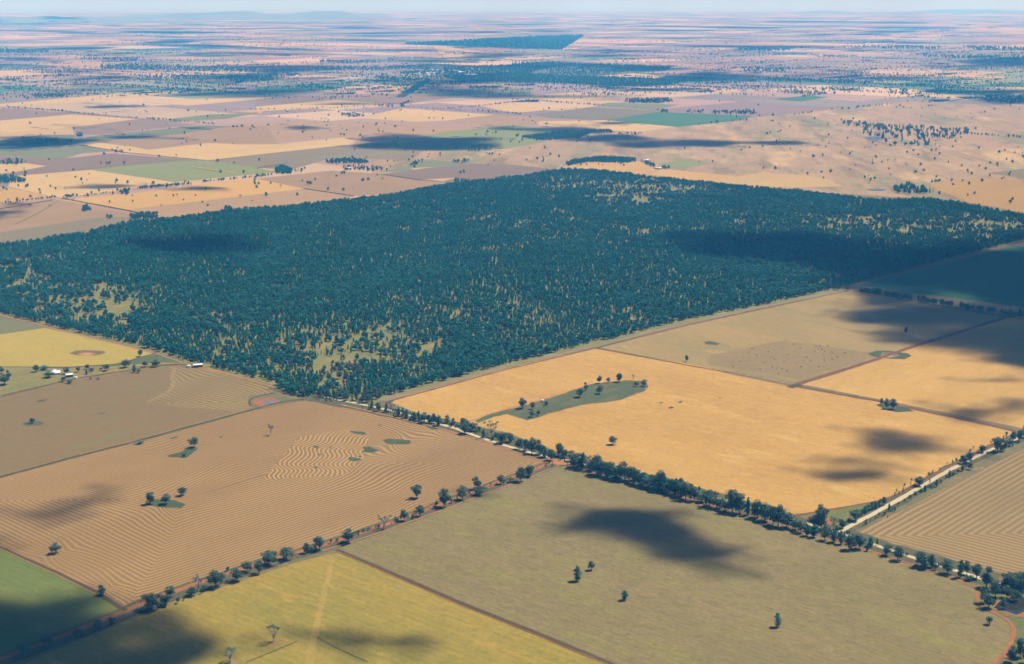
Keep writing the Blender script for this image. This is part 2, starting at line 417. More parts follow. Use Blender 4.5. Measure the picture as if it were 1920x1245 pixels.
mid('teal', 'D', [(1480, 240), (2300, 195), (2300, 255), (1560, 252)], seed=33, k=1.2)
mid('teal', 'D', [(1120, 285), (1300, 270), (1850, 300), (1700, 322), (1300, 302)], seed=34, k=.9)
mid('straw', 'D', [(1080, 290), (1500, 325), (1500, 348), (1150, 320)], seed=35)
mid('teal', 'D', [(40, 345), (300, 315), (450, 330), (240, 360)], seed=36, k=1.1)
mid('teal', 'A', [(-300, 265), (0, 245), (150, 238), (420, 262), (0, 290), (-300, 300)], seed=37, k=1.3)
mid('straw', 'A', [(0, 380), (400, 345), (900, 300), (1400, 290), (1000, 330), (500, 375), (0, 402)], seed=38)
mid('straw', 'A', [(0, 130), (460, 122), (460, 152), (0, 180)], seed=38)
mid('straw', 'A', [(1080, 365), (1560, 335), (2080, 330), (1800, 360), (1400, 395)], seed=39)
mid('teal', 'A', [(1350, 168), (1750, 150), (2100, 148), (2050, 175), (1500, 182)], seed=39, k=1.0)
mid('green', 'A', [(1250, 495), (1560, 460), (1920, 450), (1700, 490), (1300, 515)], seed=40, k=.8)
mid('gold', 'A', [(1690, 435), (2000, 420), (1960, 450)], seed=40)
mid('teal', 'B', [(0, 250), (500, 220), (760, 235), (560, 275), (0, 300)], seed=41, k=1.1)
mid('gg', 'B', [(1080, 300), (1500, 270), (2060, 265), (2060, 320), (1500, 335)], seed=42, k=.8)
mid('straw', 'B', [(900, 250), (1180, 215), (1180, 270), (1000, 285)], seed=43)
mid('straw', 'B', [(1300, 207), (1920, 225), (1900, 245), (1250, 250)], seed=43, k=.9)
mid('straw', 'V', [(500, 250), (850, 300), (920, 330), (600, 340)], seed=44, k=.9)
mid('wood', 'f', [(1097, 66), (1053, 93), (960, 91), (873, 87), (745, 83), (907, 74), (1000, 70)], seed=45)
mid('gg', 'C', [(0, 80), (240, 70), (1200, 100), (1150, 132), (900, 150), (560, 178), (1060, 190), (1320, 215), (1150, 245), (760, 250), (300, 225), (-400, 220), (-700, 190), (-500, 130)], seed=46, k=.6)

# ------------------------------------------------------------------ near paddocks, traced
def near(name, pts, mat, **kw): return sheet(name, pts, mat, **kw)
GB = ANG_B
# dry grass verge land below everything near
m_verge = field_mat('dry_verge', (150, 132, 104), (120, 122, 92), (196, 150, 116), big=40., streak=3., grain=.3, rowamp=0, seed=3)
m_floor = field_mat('forest_floor', (158, 148, 100), (130, 136, 88), (186, 162, 114), big=60., streak=1.5, grain=.28, rowamp=0, seed=4, c3lo=.55)
near('ground', [(-400, 470), (0, 462), (247, 417), (433, 397), (640, 377), (853, 344), (1057, 318), (1280, 338), (1480, 358), (1750, 374), (1920, 404), (2350, 470),
                (2350, 1500), (-400, 1500)], m_verge)
near('ground', [(-400, 473), (0, 463), (247, 418), (433, 398), (640, 378), (853, 345), (973, 333), (1057, 317), (1107, 321), (1280, 339), (1413, 354), (1480, 358), (1647, 376), (1747, 374), (1827, 387), (1920, 404), (2200, 450), (1920, 453),
                (1750, 498), (1590, 541), (1280, 607), (1118, 648), (930, 694), (713, 754), (690, 764), (627, 754), (547, 748), (517, 724), (363, 684), (293, 661), (83, 611), (0, 591), (-400, 500)], m_floor)
P_GOLD = [(724, 752), (940, 694), (1112, 654), (1300, 685), (1480, 722), (1660, 757), (1905, 808), (1870, 832), (1730, 905), (1660, 945), (1600, 955), (1530, 962), (1490, 965), (1390, 938), (1250, 902), (1130, 872), (1075, 860), (950, 812), (880, 796), (800, 782)]
m_gold = field_mat('ripe_wheat', (226, 180, 110), (206, 160, 96), (232, 190, 128), rot=GB, big=110., streak=3., grain=.36, seed=11, rows=6, rowamp=.03)
near('field', P_GOLD, m_gold, wob=1.5)
m_gold2 = field_mat('ripe_wheat', (226, 182, 112), (208, 162, 98), (232, 192, 130), rot=ANG_A, big=150., streak=4., grain=.20, seed=12, rows=6, rowamp=.03)
near('field', [(1500, 721), (1640, 678), (1700, 655), (1885, 598), (1925, 592), (2300, 680), (2300, 900), (1925, 806), (1790, 778), (1660, 752)], m_gold2, wob=1.5)
m_rpad = field_mat('grazed_pasture', (192, 160, 112), (162, 146, 104), (214, 176, 128), rot=GB - .25, big=120., streak=3.5, grain=.24, seed=13, rowamp=0)
near('field', [(1126, 653), (1280, 611), (1440, 578), (1560, 547), (1600, 543), (1880, 595), (1700, 652), (1640, 674), (1490, 718), (1390, 702)], m_rpad, wob=1.5)
m_rpad2 = field_mat('bare_grazed_pasture', (170, 145, 109), (156, 134, 101), (180, 153, 114), rot=ANG_A, big=110., streak=2., grain=.26, seed=14, rowamp=0)
near('field', [(1330, 667), (1470, 639), (1655, 666), (1620, 678), (1500, 713), (1460, 706), (1395, 697), (1330, 686)], m_rpad2, wob=7, seg=10)
m_teal = field_mat('green_crop', (70, 124, 92), (62, 114, 88), (80, 130, 94), rot=ANG_A, big=200., streak=4., grain=.14, seed=15, rowamp=.02)
near('field', [(1608, 535), (1740, 505), (1912, 459), (2300, 480), (2300, 640), (1925, 578)], m_teal, wob=1.5)
near('field', [(1897, 461), (1925, 452), (2200, 452), (2200, 470), (1925, 464)], pm('tan', 0, 50), wob=1)
m_fal = field_mat('grey_stubble', (160, 140, 106), (144, 132, 95), (154, 145, 91), rot=GB, big=120., streak=1.8, grain=.5, seed=16, rows=8, rowamp=.035, c3lo=.5, c3hi=.7)
near('field', [(1068, 877), (1130, 890), (1262, 925), (1400, 965), (1500, 992), (1640, 1033), (1780, 1080), (1832, 1103), (1826, 1130), (1850, 1148), (1893, 1160), (1902, 1190), (1897, 1215), (1850, 1260), (1160, 1260), (1148, 1242), (1000, 1182), (870, 1132), (760, 1085), (645, 1036), (640, 1028), (760, 980), (900, 932), (1010, 888)], m_fal, wob=1.5)
m_yel = field_mat('yellowing_crop', (184, 158, 76), (154, 146, 70), (210, 170, 92), rot=GB + .03, big=90., streak=6., grain=.42, seed=17, rows=9, rowamp=.04)
near('field', [(632, 1038), (700, 1064), (870, 1139), (1010, 1196), (1140, 1250), (1400, 1400), (-200, 1400), (60, 1238), (240, 1165), (360, 1120), (480, 1082), (560, 1055)], m_yel, wob=1.5)
m_grn = field_mat('green_crop', (130, 138, 76), (114, 132, 70), (150, 146, 84), rot=GB + .05, big=90., streak=5., grain=.32, seed=18, rows=9, rowamp=.03)
near('field', [(-300, 920), (0, 1031), (120, 1085), (232, 1146), (190, 1170), (30, 1222), (-300, 1330)], m_grn, wob=1.5)
# pale strips of straw in the yellow crop
m_pale = field_mat('straw_strip', (198, 168, 96), (176, 154, 84), (206, 172, 102), rot=GB, big=18., streak=3, grain=.3, seed=19, rowamp=0)
near('field', [(618, 1046), (629, 1046), (598, 1180), (586, 1275), (564, 1275), (586, 1180), (606, 1100)], m_pale, wob=2.4, seg=4)

# windrowed paddocks
P_W1 = [(-60, 912), (0, 898), (140, 861), (265, 829), (400, 792), (480, 770), (560, 754), (625, 754), (700, 770), (860, 806), (1000, 850), (1044, 869), (900, 918), (760, 968), (640, 1016), (520, 1060), (360, 1112), (245, 1143), (120, 1080), (0, 1026), (-60, 998)]
P_W1c = [(-700, 1085), (575, 752), (1052, 868), (240, 1150), (0, 1026), (-500, 798)]
W1c = [G(*p) for p in [(-165, 942), (575, 751), (1050, 868), (242, 1149)]]
wp = lambda t, x, y, r, a: (*G(*T(t, x, y)), r, a)
warps1 = [wp('l', 870, 410, 75, 18), wp('l', 920, 155, 60, 20), wp('l', 960, 365, 30, 10), wp('S', 1380, 440, 80, 32), wp('S', 1060, 570, 90, 32),
          wp('S', 0, 540, 90, 26), wp('S', 1400, 850, 90, 16), wp('l', 292, 668, 30, 12), wp('l', 560, 850, 40, 8),
          wp('l', 1420, 48, 30, 10), wp('S', 1700, 345, 60, 18)]
m_w1 = windrow_mat('windrowed_stubble', W1c, (156, 123, 88), (212, 172, 122), 6.3, .37, warps1, 22., patch=([G(*T('S', *q)) for q in [(640, 405), (372, 724), (1100, 680), (1130, 560), (1270, 440), (1190, 378), (1000, 342)]], math.radians(80), 62., 4.5))
near('field', P_W1, m_w1, wob=1.5)
W2c = [G(*p) for p in [(-500, 855), (310, 690), (548, 752), (60, 884), (-500, 1032)]]
m_w2 = windrow_mat('windrowed_stubble', W2c, (140, 116, 84), (190, 166, 110), 9.0, .46, [wp('L', 1500, 1060, 60, 30), wp('L', 980, 960, 60, 24)], 26.)
P_W2 = [(-60, 755), (0, 745), (136, 713), (233, 698), (290, 688), (360, 691), (400, 692), (470, 712), (516, 732), (500, 742), (466, 747), (466, 760), (480, 766), (400, 787), (265, 824), (120, 862), (0, 894), (-60, 908)]
near('field', P_W2, m_w2, wob=1.5)
m_w2b = field_mat('brown_stubble', (154, 126, 94), (146, 126, 90), (138, 140, 92), rot=ANG_A, big=120., streak=2.5, grain=.24, seed=20, rows=6.6, rowamp=.09, c3lo=.54, c3hi=.72)
near('field', [(-60, 756), (0, 746), (136, 714), (233, 699), (290, 689), (318, 690), (322, 715), (310, 735), (270, 756), (330, 764), (420, 770), (440, 774), (400, 786), (265, 823), (120, 861), (0, 893), (-60, 907)], m_w2b, wob=2)
W3c = [G(*p) for p in [(1600, 1003), (1925, 838), (2500, 520), (2700, 1290), (1925, 1088)]]
m_w3 = windrow_mat('windrowed_stubble', W3c, (146, 124, 92), (198, 162, 118), 8.6, .46, [], 6.)
near('field', [(1597, 1003), (1700, 955), (1800, 903), (1925, 841), (2400, 600), (2500, 1100), (2300, 1200), (1925, 1086), (1850, 1068), (1760, 1048), (1690, 1028)], m_w3, wob=1)
# left side paddocks by the farmhouse
m_yl2 = field_mat('yellowing_crop', (206, 178, 94), (190, 174, 90), (166, 170, 92), rot=GB, big=130., streak=4., grain=.2, seed=21, rowamp=.02)
near('field', [(-60, 630), (0, 628), (85, 616), (180, 636), (290, 663), (262, 671), (220, 683), (122, 690), (60, 688), (0, 688), (-60, 690)], m_yl2, wob=1.5)
near('field', [(-60, 585), (0, 595), (80, 613), (0, 628), (-60, 636)], pm('gg', 0, 51, .9), wob=1)
m_yard = field_mat('farm_paddock', (170, 150, 100), (132, 136, 88), (194, 156, 112), rot=ANG_A, big=45., streak=2.5, grain=.26, seed=22, rowamp=0)
near('field', [(-60, 692), (0, 690), (122, 692), (222, 685), (292, 666), (330, 670), (356, 683), (290, 686), (232, 696), (135, 711), (0, 742), (-60, 752)], m_yard, wob=1.5)
m_gp = field_mat('green_grass', (112, 124, 88), (96, 112, 80), (134, 132, 92), rot=ANG_A, big=40., streak=2.5, grain=.28, seed=23, rowamp=0)
near('field', [(190, 690), (225, 683), (262, 673), (300, 664), (340, 674), (350, 682), (300, 680), (240, 686)], m_gp, wob=1.5)
# windrow trail through the left paddock
m_trail = field_mat('straw_trail', (176, 152, 100), (164, 142, 96), None, big=30., grain=.3, seed=24, rowamp=0)
ribbon('path', TP('L', [(985, 872), (965, 930), (980, 975), (940, 1015), (830, 1065)]), 5, m_trail, wob=1.5)

# grassy islands left uncut, dams
m_isl = field_mat('rank_grass', (96, 104, 76), (84, 98, 74), (120, 116, 84), big=30., streak=2., grain=.35, seed=25, rowamp=0)
m_isl2 = field_mat('rank_green_grass', (104, 116, 84), (96, 104, 80), (140, 124, 94), big=60., streak=2.5, grain=.35, seed=26, rowamp=0, c3lo=.5)
P_ISL = TP('M', [(930, 1130), (1045, 1170), (1200, 1120), (1350, 1080), (1540, 1060), (1700, 1005), (1728, 975), (1700, 948), (1600, 942), (1400, 965), (1220, 1030), (1090, 1070), (980, 1100)])
m_red = field_mat('red_earth', (190, 126, 88), (170, 112, 80), (204, 142, 102), big=16., streak=2., grain=.25, seed=27, rowamp=0)
m_redp = field_mat('pale_red_earth', (206, 146, 104), (186, 126, 92), (214, 160, 120), big=16., streak=2., grain=.25, seed=28, rowamp=0)
ribbon('track', P_ISL + [P_ISL[0]], 5, field_mat('island_margin', (190, 140, 96), (176, 130, 90), None, big=20, rowamp=0, seed=40), wob=1.5)
near('grass', P_ISL, m_isl2, wob=4.5, seg=5)
near('grass', TP('M', [(750, 1170), (850, 1128), (980, 1098), (990, 1110), (930, 1132), (860, 1148), (770, 1182)]), m_isl2, wob=1.5)
ribbon('track', TP('M', [(660, 1195), (850, 1128), (980, 1092), (1220, 1026)]), 3.5, m_redp, wob=1)
for t, pts in (('S', [(1270, 425), (1330, 415), (1470, 428), (1492, 448), (1450, 458), (1300, 458)]), ('S', [(1120, 480), (1170, 474), (1245, 505), (1200, 520), (1125, 515)]),
               ('S', [(1010, 552), (1060, 556), (1115, 570), (1085, 586), (1020, 582)]), ('S', [(1020, 360), (1130, 365), (1150, 388), (1060, 378)]), ('S', [(745, 470), (790, 472), (780, 495)]),
               ('S', [(870, 472), (892, 474), (882, 492)]), ('S', [(795, 530), (810, 532), (804, 542)]), ('S', [(750, 626), (785, 630), (775, 642)]), ('S', [(830, 600), (850, 604), (840, 612)]),
               ('S', [(1595, 322), (1700, 320), (1820, 340), (1800, 352), (1640, 345)]), ('S', [(40, 400), (75, 398), (60, 412)]), ('S', [(1070, 544), (1120, 548), (1100, 554)]), ('S', [(1215, 310), (1265, 312), (1240, 318)]),
               ('l', [(875, 158), (950, 135), (1000, 112), (1045, 115), (1000, 150), (980, 167), (900, 165)]), ('l', [(765, 400), (830, 385), (900, 388), (975, 412), (950, 432), (870, 430), (780, 415)]),
               ('l', [(885, 66), (925, 55), (935, 60), (900, 70)]), ('l', [(1148, 60), (1170, 56), (1165, 65)]), ('K', [(1190, 1030), (1290, 995), (1280, 1025), (1230, 1035)]),
               ('K', [(320, 650), (350, 632), (440, 624), (400, 640)]), ('K', [(875, 755), (965, 735), (930, 750)]), ('R', [(120, 728), (150, 722), (215, 735), (190, 745), (130, 740)]),
               ('M', [(1838, 1095), (1862, 1090), (1868, 1097), (1850, 1103)]), ('M', [(1785, 1070), (1812, 1065), (1800, 1076)]), ('M', [(1890, 1068), (1920, 1058), (1910, 1072)]), ('R', [(200, 1042), (215, 1040), (212, 1046)])):
    near('grass', TP(t, pts), m_isl, wob=2.4, seg=3)
m_soil = field_mat('bare_soil', (186, 146, 104), (168, 134, 98), None, big=10, rowamp=0, seed=60)
def island_ring(t, cx, cy, r, seed=0):
    x, y = G(*T(t, cx, cy))
    return sheet('grass', [(x + r * 1.2 * math.cos(a), y + r * .9 * math.sin(a)) for a in np.linspace(0, 2 * math.pi, 24, endpoint=False)], m_isl2 if seed == 0 else m_soil, world_pts=True, wob=2, seg=4)
island_ring('K', 295, 840, 13); island_ring('l', 1435, 1140, 5, 1); island_ring('l', 1225, 1243, 5, 1); island_ring('m', 1425, 99, 5, 1)

def water_mat(name, c, rough=.12):
    s = NT(name); b = s.noise(1 / 3., 0, 1, 3, .6)
    return s.finish(s.mix(s.ramp(s.noise(1 / 20.), .4, .6), alb(c), alb([v * .9 for v in c])), rough=rough, spec=.5, bump=b, bstr=.15, bdist=.1)
m_wat = water_mat('muddy_water', (150, 150, 150)); m_wat2 = water_mat('dark_water', (70, 74, 78)); m_wat3 = water_mat('pond_water', (110, 118, 120), .35)
m_clay = field_mat('pale_clay', (222, 180, 160), (206, 164, 140), None, big=12, rowamp=0, seed=30)
# dam by the forest corner
near('ground', [(468, 742), (500, 740), (540, 745), (560, 752), (500, 768), (482, 768), (466, 758)], m_verge, wob=2)
near('ground', TP('S', [(285, 130), (430, 105), (505, 130), (440, 170), (380, 178), (300, 152)]), m_red, wob=1.2)
near('water', TP('S', [(365, 148), (420, 128), (478, 142), (430, 158), (385, 160)]), m_wat, wob=1.)
# round dry dam in the yellow paddock
near('ground', TP('K', [(622, 210), (680, 185), (780, 180), (920, 188), (950, 198), (920, 215), (860, 228), (700, 228)]), field_mat('cracked_dam_bank', (150, 120, 92), (120, 110, 86), None, big=14, rowamp=0, seed=31), wob=1.5)
near('ground', TP('K', [(690, 218), (740, 200), (830, 202), (870, 214), (820, 228), (740, 228)]), m_redp, wob=1)
near('ground', TP('K', [(738, 215), (765, 206), (810, 206), (832, 216), (790, 224), (755, 222)]), m_clay, wob=.8)
# dam beside the lane on the right
near('grass', TP('E', [(580, 1118), (640, 1095), (740, 1090), (850, 1105), (930, 1115), (955, 1135), (900, 1165), (780, 1160), (690, 1150), (620, 1140)]), m_isl, wob=1.5)
near('ground', TP('E', [(690, 1130), (700, 1100), (820, 1110), (860, 1135), (820, 1152), (720, 1150)]), m_verge, wob=1)
near('water', TP('E', [(700, 1128), (760, 1126), (810, 1136), (770, 1148), (710, 1146)]), m_clay, wob=.8)
# tree clump corner by the lane
near('grass', TP('R', [(1085, 1080), (1130, 1070), (1200, 1075), (1260, 1095), (1300, 1118), (1200, 1122), (1130, 1105)]), m_isl, wob=2)
near('grass', TP('R', [(235, 900), (290, 890), (420, 905), (560, 930), (650, 962), (590, 975), (420, 940), (300, 915)]), field_mat('pale_weeds', (150, 132, 104), (186, 158, 124), (110, 112, 86), big=14, streak=2, grain=.4, rowamp=0, seed=33), wob=2)
# red earth dam at the crossroads
near('grass', TP('r', [(600, 478), (760, 440), (1000, 400), (1065, 385), (1080, 425), (960, 470), (880, 520), (800, 560), (700, 545)]), field_mat('roadside_grass', (138, 144, 84), (118, 126, 80), (170, 140, 96), big=30, grain=.3, rowamp=0, seed=34), wob=2)
near('ground', TP('r', [(600, 490), (640, 478), (700, 476), (770, 480), (785, 510), (740, 540), (640, 525)]), m_red, wob=1.5)
near('water', TP('r', [(620, 500), (660, 488), (730, 492), (720, 515), (650, 520)]), field_mat('mauve_mud', (150, 110, 112), (140, 106, 100), None, big=10, rowamp=0, seed=35), wob=1)
near('water', TP('D', [(745, 1022), (800, 1015), (880, 1020), (860, 1032), (780, 1030)]), m_wat3, wob=2)
near('water', TP('D', [(720, 632), (800, 624), (880, 632), (820, 655), (760, 650)]), m_wat3, wob=4)
near('water', TP('A', [(-60, 700), (60, 696), (160, 700), (60, 708), (-60, 710)]), m_wat3, wob=4)
near('water', TP('B', [(1140, 757), (1200, 757), (1170, 763)]), m_clay, wob=4)
near('water', TP('C', [(1000, 885), (1080, 880), (1090, 893), (1010, 895)]), m_clay, wob=3)
# dam in the bottom right corner
near('ground', [(1832, 1103), (1860, 1085), (1930, 1072), (2100, 1110), (2100, 1400), (1860, 1400), (1900, 1215), (1893, 1160), (1850, 1148), (1826, 1130)], field_mat('dam_grass', (130, 132, 82), (112, 122, 76), (160, 128, 88), big=25, grain=.3, rowamp=0, seed=36), wob=2)
near('ground', TP('r', [(1625, 965), (1640, 925), (1700, 900), (1860, 880), (1900, 1000), (1770, 1005), (1700, 985)]), m_red, wob=1)
near('water', TP('r', [(1630, 955), (1665, 920), (1720, 905), (1880, 890), (1890, 960), (1750, 992)]), m_wat2, wob=1)

# ------------------------------------------------------------------ roads and tracks
m_white = field_mat('white_gravel', (236, 218, 200), (222, 204, 186), None, big=30, grain=.16, rowamp=0, seed=41)
m_mar = field_mat('weedy_margin', (118, 110, 86), (98, 102, 78), (160, 128, 98), big=22, streak=4, grain=.35, rowamp=0, seed=42)
m_dk = field_mat('dark_firebreak', (110, 92, 70), (96, 88, 68), (130, 104, 78), big=25, streak=5, grain=.25, rowamp=0, seed=43)
m_rdk = field_mat('red_firebreak', (150, 98, 76), (132, 92, 72), (168, 114, 86), big=25, streak=5, grain=.25, rowamp=0, seed=44)
RA = [(-60, 1262), (60, 1219), (200, 1165), (300, 1123), (420, 1082), (520, 1050), (600, 1028), (680, 1003), (780, 968), (880, 930), (960, 900), (1045, 868), (1068, 868)]
RB0 = [(-60, 572), (0, 588), (90, 608), (290, 661), (365, 684), (520, 726), (600, 748), (700, 768), (790, 788), (860, 802), (950, 828), (1010, 850), (1070, 866), (1200, 898), (1300, 925), (1400, 955), (1500, 985), (1570, 1000), (1640, 1025), (1760, 1058), (1850, 1085), (1960, 1120)]
RR = [(1572, 1000), (1640, 964), (1700, 930), (1780, 883), (1850, 848), (1925, 815), (2100, 735)]
ribbon('road', RB0[5:], 40, m_mar, wob=5)
ribbon('road', RA, 26, m_mar, wob=3)
ribbon('road', RR, 24, m_mar, wob=3)
ribbon('track', [(x, y - 3) for x, y in RA[:-1]], 8, m_red, wob=2.2)
ribbon('track', [(x + 4, y + 7) for x, y in RA[6:-1]], 2.5, m_redp, wob=1.)
ribbon('track', [(x, y + 12) for x, y in RA[:6]], 3, m_dk, wob=1)
# white road behind the hedge row, red firebreak in front of it
ribbon('road', [(540, 733), (600, 744), (700, 764), (760, 778), (800, 790), (850, 803), (900, 822), (950, 838), (1000, 852), (1040, 861), (1068, 866)], 7, m_white, wob=1.2)
ribbon('road', [(1068, 866), (1150, 886), (1250, 912), (1350, 938), (1450, 966), (1560, 996), (1650, 1027), (1700, 1044), (1760, 1062), (1850, 1090), (1980, 1128)], 7, m_white, wob=1.2)
ribbon('road', RR, 7, m_white, wob=1.)
near('ground', TP('m', [(1040, 178), (1120, 168), (1210, 192), (1200, 206), (1130, 204), (1080, 196)]), m_redp, wob=1)
ribbon('track', [(1060, 872), (1080, 880), (1262, 929), (1400, 968), (1500, 995), (1640, 1037), (1780, 1083), (1836, 1106)], 4, m_red, wob=1.4)
ribbon('track', [(1836, 1106), (1826, 1128), (1836, 1142), (1860, 1148), (1890, 1160), (1904, 1180), (1897, 1212), (1870, 1240), (1840, 1270)], 4, m_red, wob=1)
ribbon('track', TP('r', [(1745, 1000), (1770, 1002), (1800, 985), (1860, 940)]), 5, m_red, wob=1)
ribbon('track', TP('r', [(1690, 1220), (1740, 1195), (1800, 1180)]), 5, m_red, wob=1)
ribbon('track', [(640, 760), (700, 774), (800, 798), (900, 826), (1000, 860), (1030, 870)], 3.5, m_redp, wob=1.2)
ribbon('track', [(-60, 566 + 14), (0, 592), (83, 613), (293, 664), (363, 688), (440, 706), (516, 728)], 4.5, m_redp, wob=1.4)
# lane along the forest's edge, red lane beyond
ribbon('track', [(716, 753), (930, 694), (1118, 650), (1280, 609), (1440, 575), (1590, 543)], 13, field_mat('grey_lane', (168, 150, 128), (142, 134, 106), None, big=22, grain=.25, rowamp=0, seed=45), wob=3)
ribbon('track', [(722, 756), (934, 698), (1116, 654), (1284, 612), (1440, 578), (1592, 546)], 3.5, m_rdk, wob=1)
ribbon('track', [(1612, 532), (1750, 500), (1912, 456)], 8, pm('grey', 0, 55), wob=2)
ribbon('track', [(1116, 654), (1290, 686), (1400, 706), (1485, 724)], 4, m_rdk, wob=1)
ribbon('track', [(1485, 724), (1560, 738), (1640, 752), (1700, 765), (1800, 786), (1905, 810)], 9, m_rdk, wob=2.)
ribbon('track', [(1495, 722), (1560, 702), (1640, 676), (1700, 655), (1760, 636), (1885, 597)], 10, m_rdk, wob=1.5)
ribbon('track', [(1480, 728), (1500, 722)], 14, m_dk, wob=3)
ribbon('track', [(1600, 546), (1700, 563), (1850, 590), (1925, 600), (2100, 630)], 4, m_dk, wob=2)
ribbon('track', TP('r', [(600, 470), (780, 440), (940, 412), (1060, 390), (1160, 345), (1250, 290), (1420, 205), (1600, 120), (1700, 75)]), 4.5, m_rdk, wob=1)
# fence-line strips between paddocks
ribbon('track', [(-60, 911), (0, 896), (140, 858), (265, 826), (400, 789), (480, 768), (500, 762), (540, 752), (570, 750)], 5, m_dk, wob=1.5)
ribbon('track', [(470, 763), (464, 752), (480, 744), (516, 738)], 3, m_dk, wob=1)
ribbon('track', [(-60, 1000), (0, 1028), (120, 1083), (180, 1112), (236, 1147)], 6, m_dk, wob=1.5)
ribbon('track', [(-60, 1003), (0, 1031), (120, 1086), (180, 1116)], 1.5, m_redp, wob=.5)
ribbon('track', [(632, 1033), (760, 1087), (870, 1135), (1000, 1186), (1148, 1248), (1230, 1285)], 5, m_dk, wob=1)
ribbon('track', [(632, 1036), (757, 1090), (867, 1138), (997, 1189), (1142, 1249)], 1.6, m_red, wob=.4)
ribbon('track', [(-60, 758), (0, 745), (136, 712), (240, 696), (290, 686), (360, 684)], 3.5, m_dk, wob=1)
ribbon('track', [(60, 689), (122, 690), (222, 684), (262, 672), (292, 663)], 3, m_dk, wob=1)
ribbon('track', [(150, 702), (200, 694), (240, 690), (300, 685), (356, 680)], 3.5, m_redp, wob=1.2)
ribbon('track', TP('l', [(1290, 1243), (1420, 1190), (1560, 1132)]), 1.0, m_mar, wob=.3)
ribbon('track', TP('l', [(1660, 1110), (1740, 1155), (1800, 1185), (1930, 1240)]), 1.0, m_mar, wob=.3)
for pts in ([(115, 372), (235, 394), (268, 402), (310, 412)], [(100, 375), (0, 392)], [(385, 301), (232, 286), (150, 272)], [(715, 327), (790, 338)], [(480, 316), (540, 306)], [(570, 354), (665, 368)]):
    ribbon('track', pts, 7, m_dk, wob=2)
ribbon('track', [(110, 376), (70, 400), (30, 420)], 6, m_trail, wob=2)
ribbon('track', TP('B', [(580, 885), (540, 910), (530, 940)]), 8, m_trail, wob=2)
ribbon('track', TP('A', [(1430, 852), (1560, 870), (1760, 900)]), 9, pm('straw', 0, 56), wob=2)
ribbon('track', TP('B', [(1290, 200), (1080, 330)]), 60, pm('wood', 0, 57, 1.2), wob=4)
# wheel marks in the gold paddock
# ------------------------------------------------------------------ hills on the horizon
def hills(prof, dist, name='hills', depth=5000.):
    """prof: (x px, crest y px); a ridge `depth` metres thick standing on the plain"""
    v, f = [], []
    xs = np.arange(prof[0][0], prof[-1][0] + 1, 6)
    ys = np.interp(xs, [p[0] for p in prof], [p[1] for p in prof])
    rows = 7
    for r in range(rows):
        q = r / (rows - 1); dd = dist - depth / 2 + depth * q; hh = math.sin(math.pi * q) ** .8
        for x, y in zip(xs, ys):
            k = (x - CX) / F_PX
            base = CY + (VY - CY) + F_PX * H / dist        # ground line in pixels
            top = max(0.0, (base - y) / F_PX * dist) * hh * (1 + .18 * noise.noise(Vector((x * .03, q * 3, dist * .001))))
            v.append((k * dd, dd, top - .5))
    n = len(xs)
    for r in range(rows - 1):
        for i in range(n - 1): f.append((r * n + i, r * n + i + 1, (r + 1) * n + i + 1, (r + 1) * n + i))
    o = link_mesh(name, v, f, m_hill, smooth=True); o['kind'] = 'structure'
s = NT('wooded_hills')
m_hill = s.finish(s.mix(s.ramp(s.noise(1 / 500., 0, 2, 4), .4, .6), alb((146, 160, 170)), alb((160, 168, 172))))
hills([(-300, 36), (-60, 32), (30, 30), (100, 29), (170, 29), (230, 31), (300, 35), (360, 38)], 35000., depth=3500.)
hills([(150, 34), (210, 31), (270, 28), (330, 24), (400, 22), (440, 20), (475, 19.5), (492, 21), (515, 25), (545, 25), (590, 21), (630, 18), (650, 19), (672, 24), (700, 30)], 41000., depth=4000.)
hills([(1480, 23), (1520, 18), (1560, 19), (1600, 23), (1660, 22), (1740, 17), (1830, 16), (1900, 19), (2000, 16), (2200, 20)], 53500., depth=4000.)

# ------------------------------------------------------------------ air
hz = NT('air')
vol = hz.n('ShaderNodeVolumePrincipled')
vol.inputs['Color'].default_value = (0.105, 0.53, 1.0, 1)
vol.inputs['Absorption Color'].default_value = (1, 1, 1, 1)
vol.inputs['Density'].default_value = 4.3e-5
vol.inputs['Anisotropy'].default_value = 0.0
hz.t.links.new(vol.outputs[0], hz.out.inputs['Volume'])
X0, X1, Y0, Y1, Z0, Z1 = -60000., 60000., -3000., 84000., -3.0, 640.
bv = [(x, y, z) for z in (Z0, Z1) for x, y in ((X0, Y0), (X1, Y0), (X1, Y1), (X0, Y1))]
bf = [(3, 2, 1, 0), (4, 5, 6, 7), (0, 1, 5, 4), (1, 2, 6, 5), (2, 3, 7, 6), (3, 0, 4, 7)]
o = link_mesh('haze', bv, bf, hz.m); o['kind'] = 'stuff'

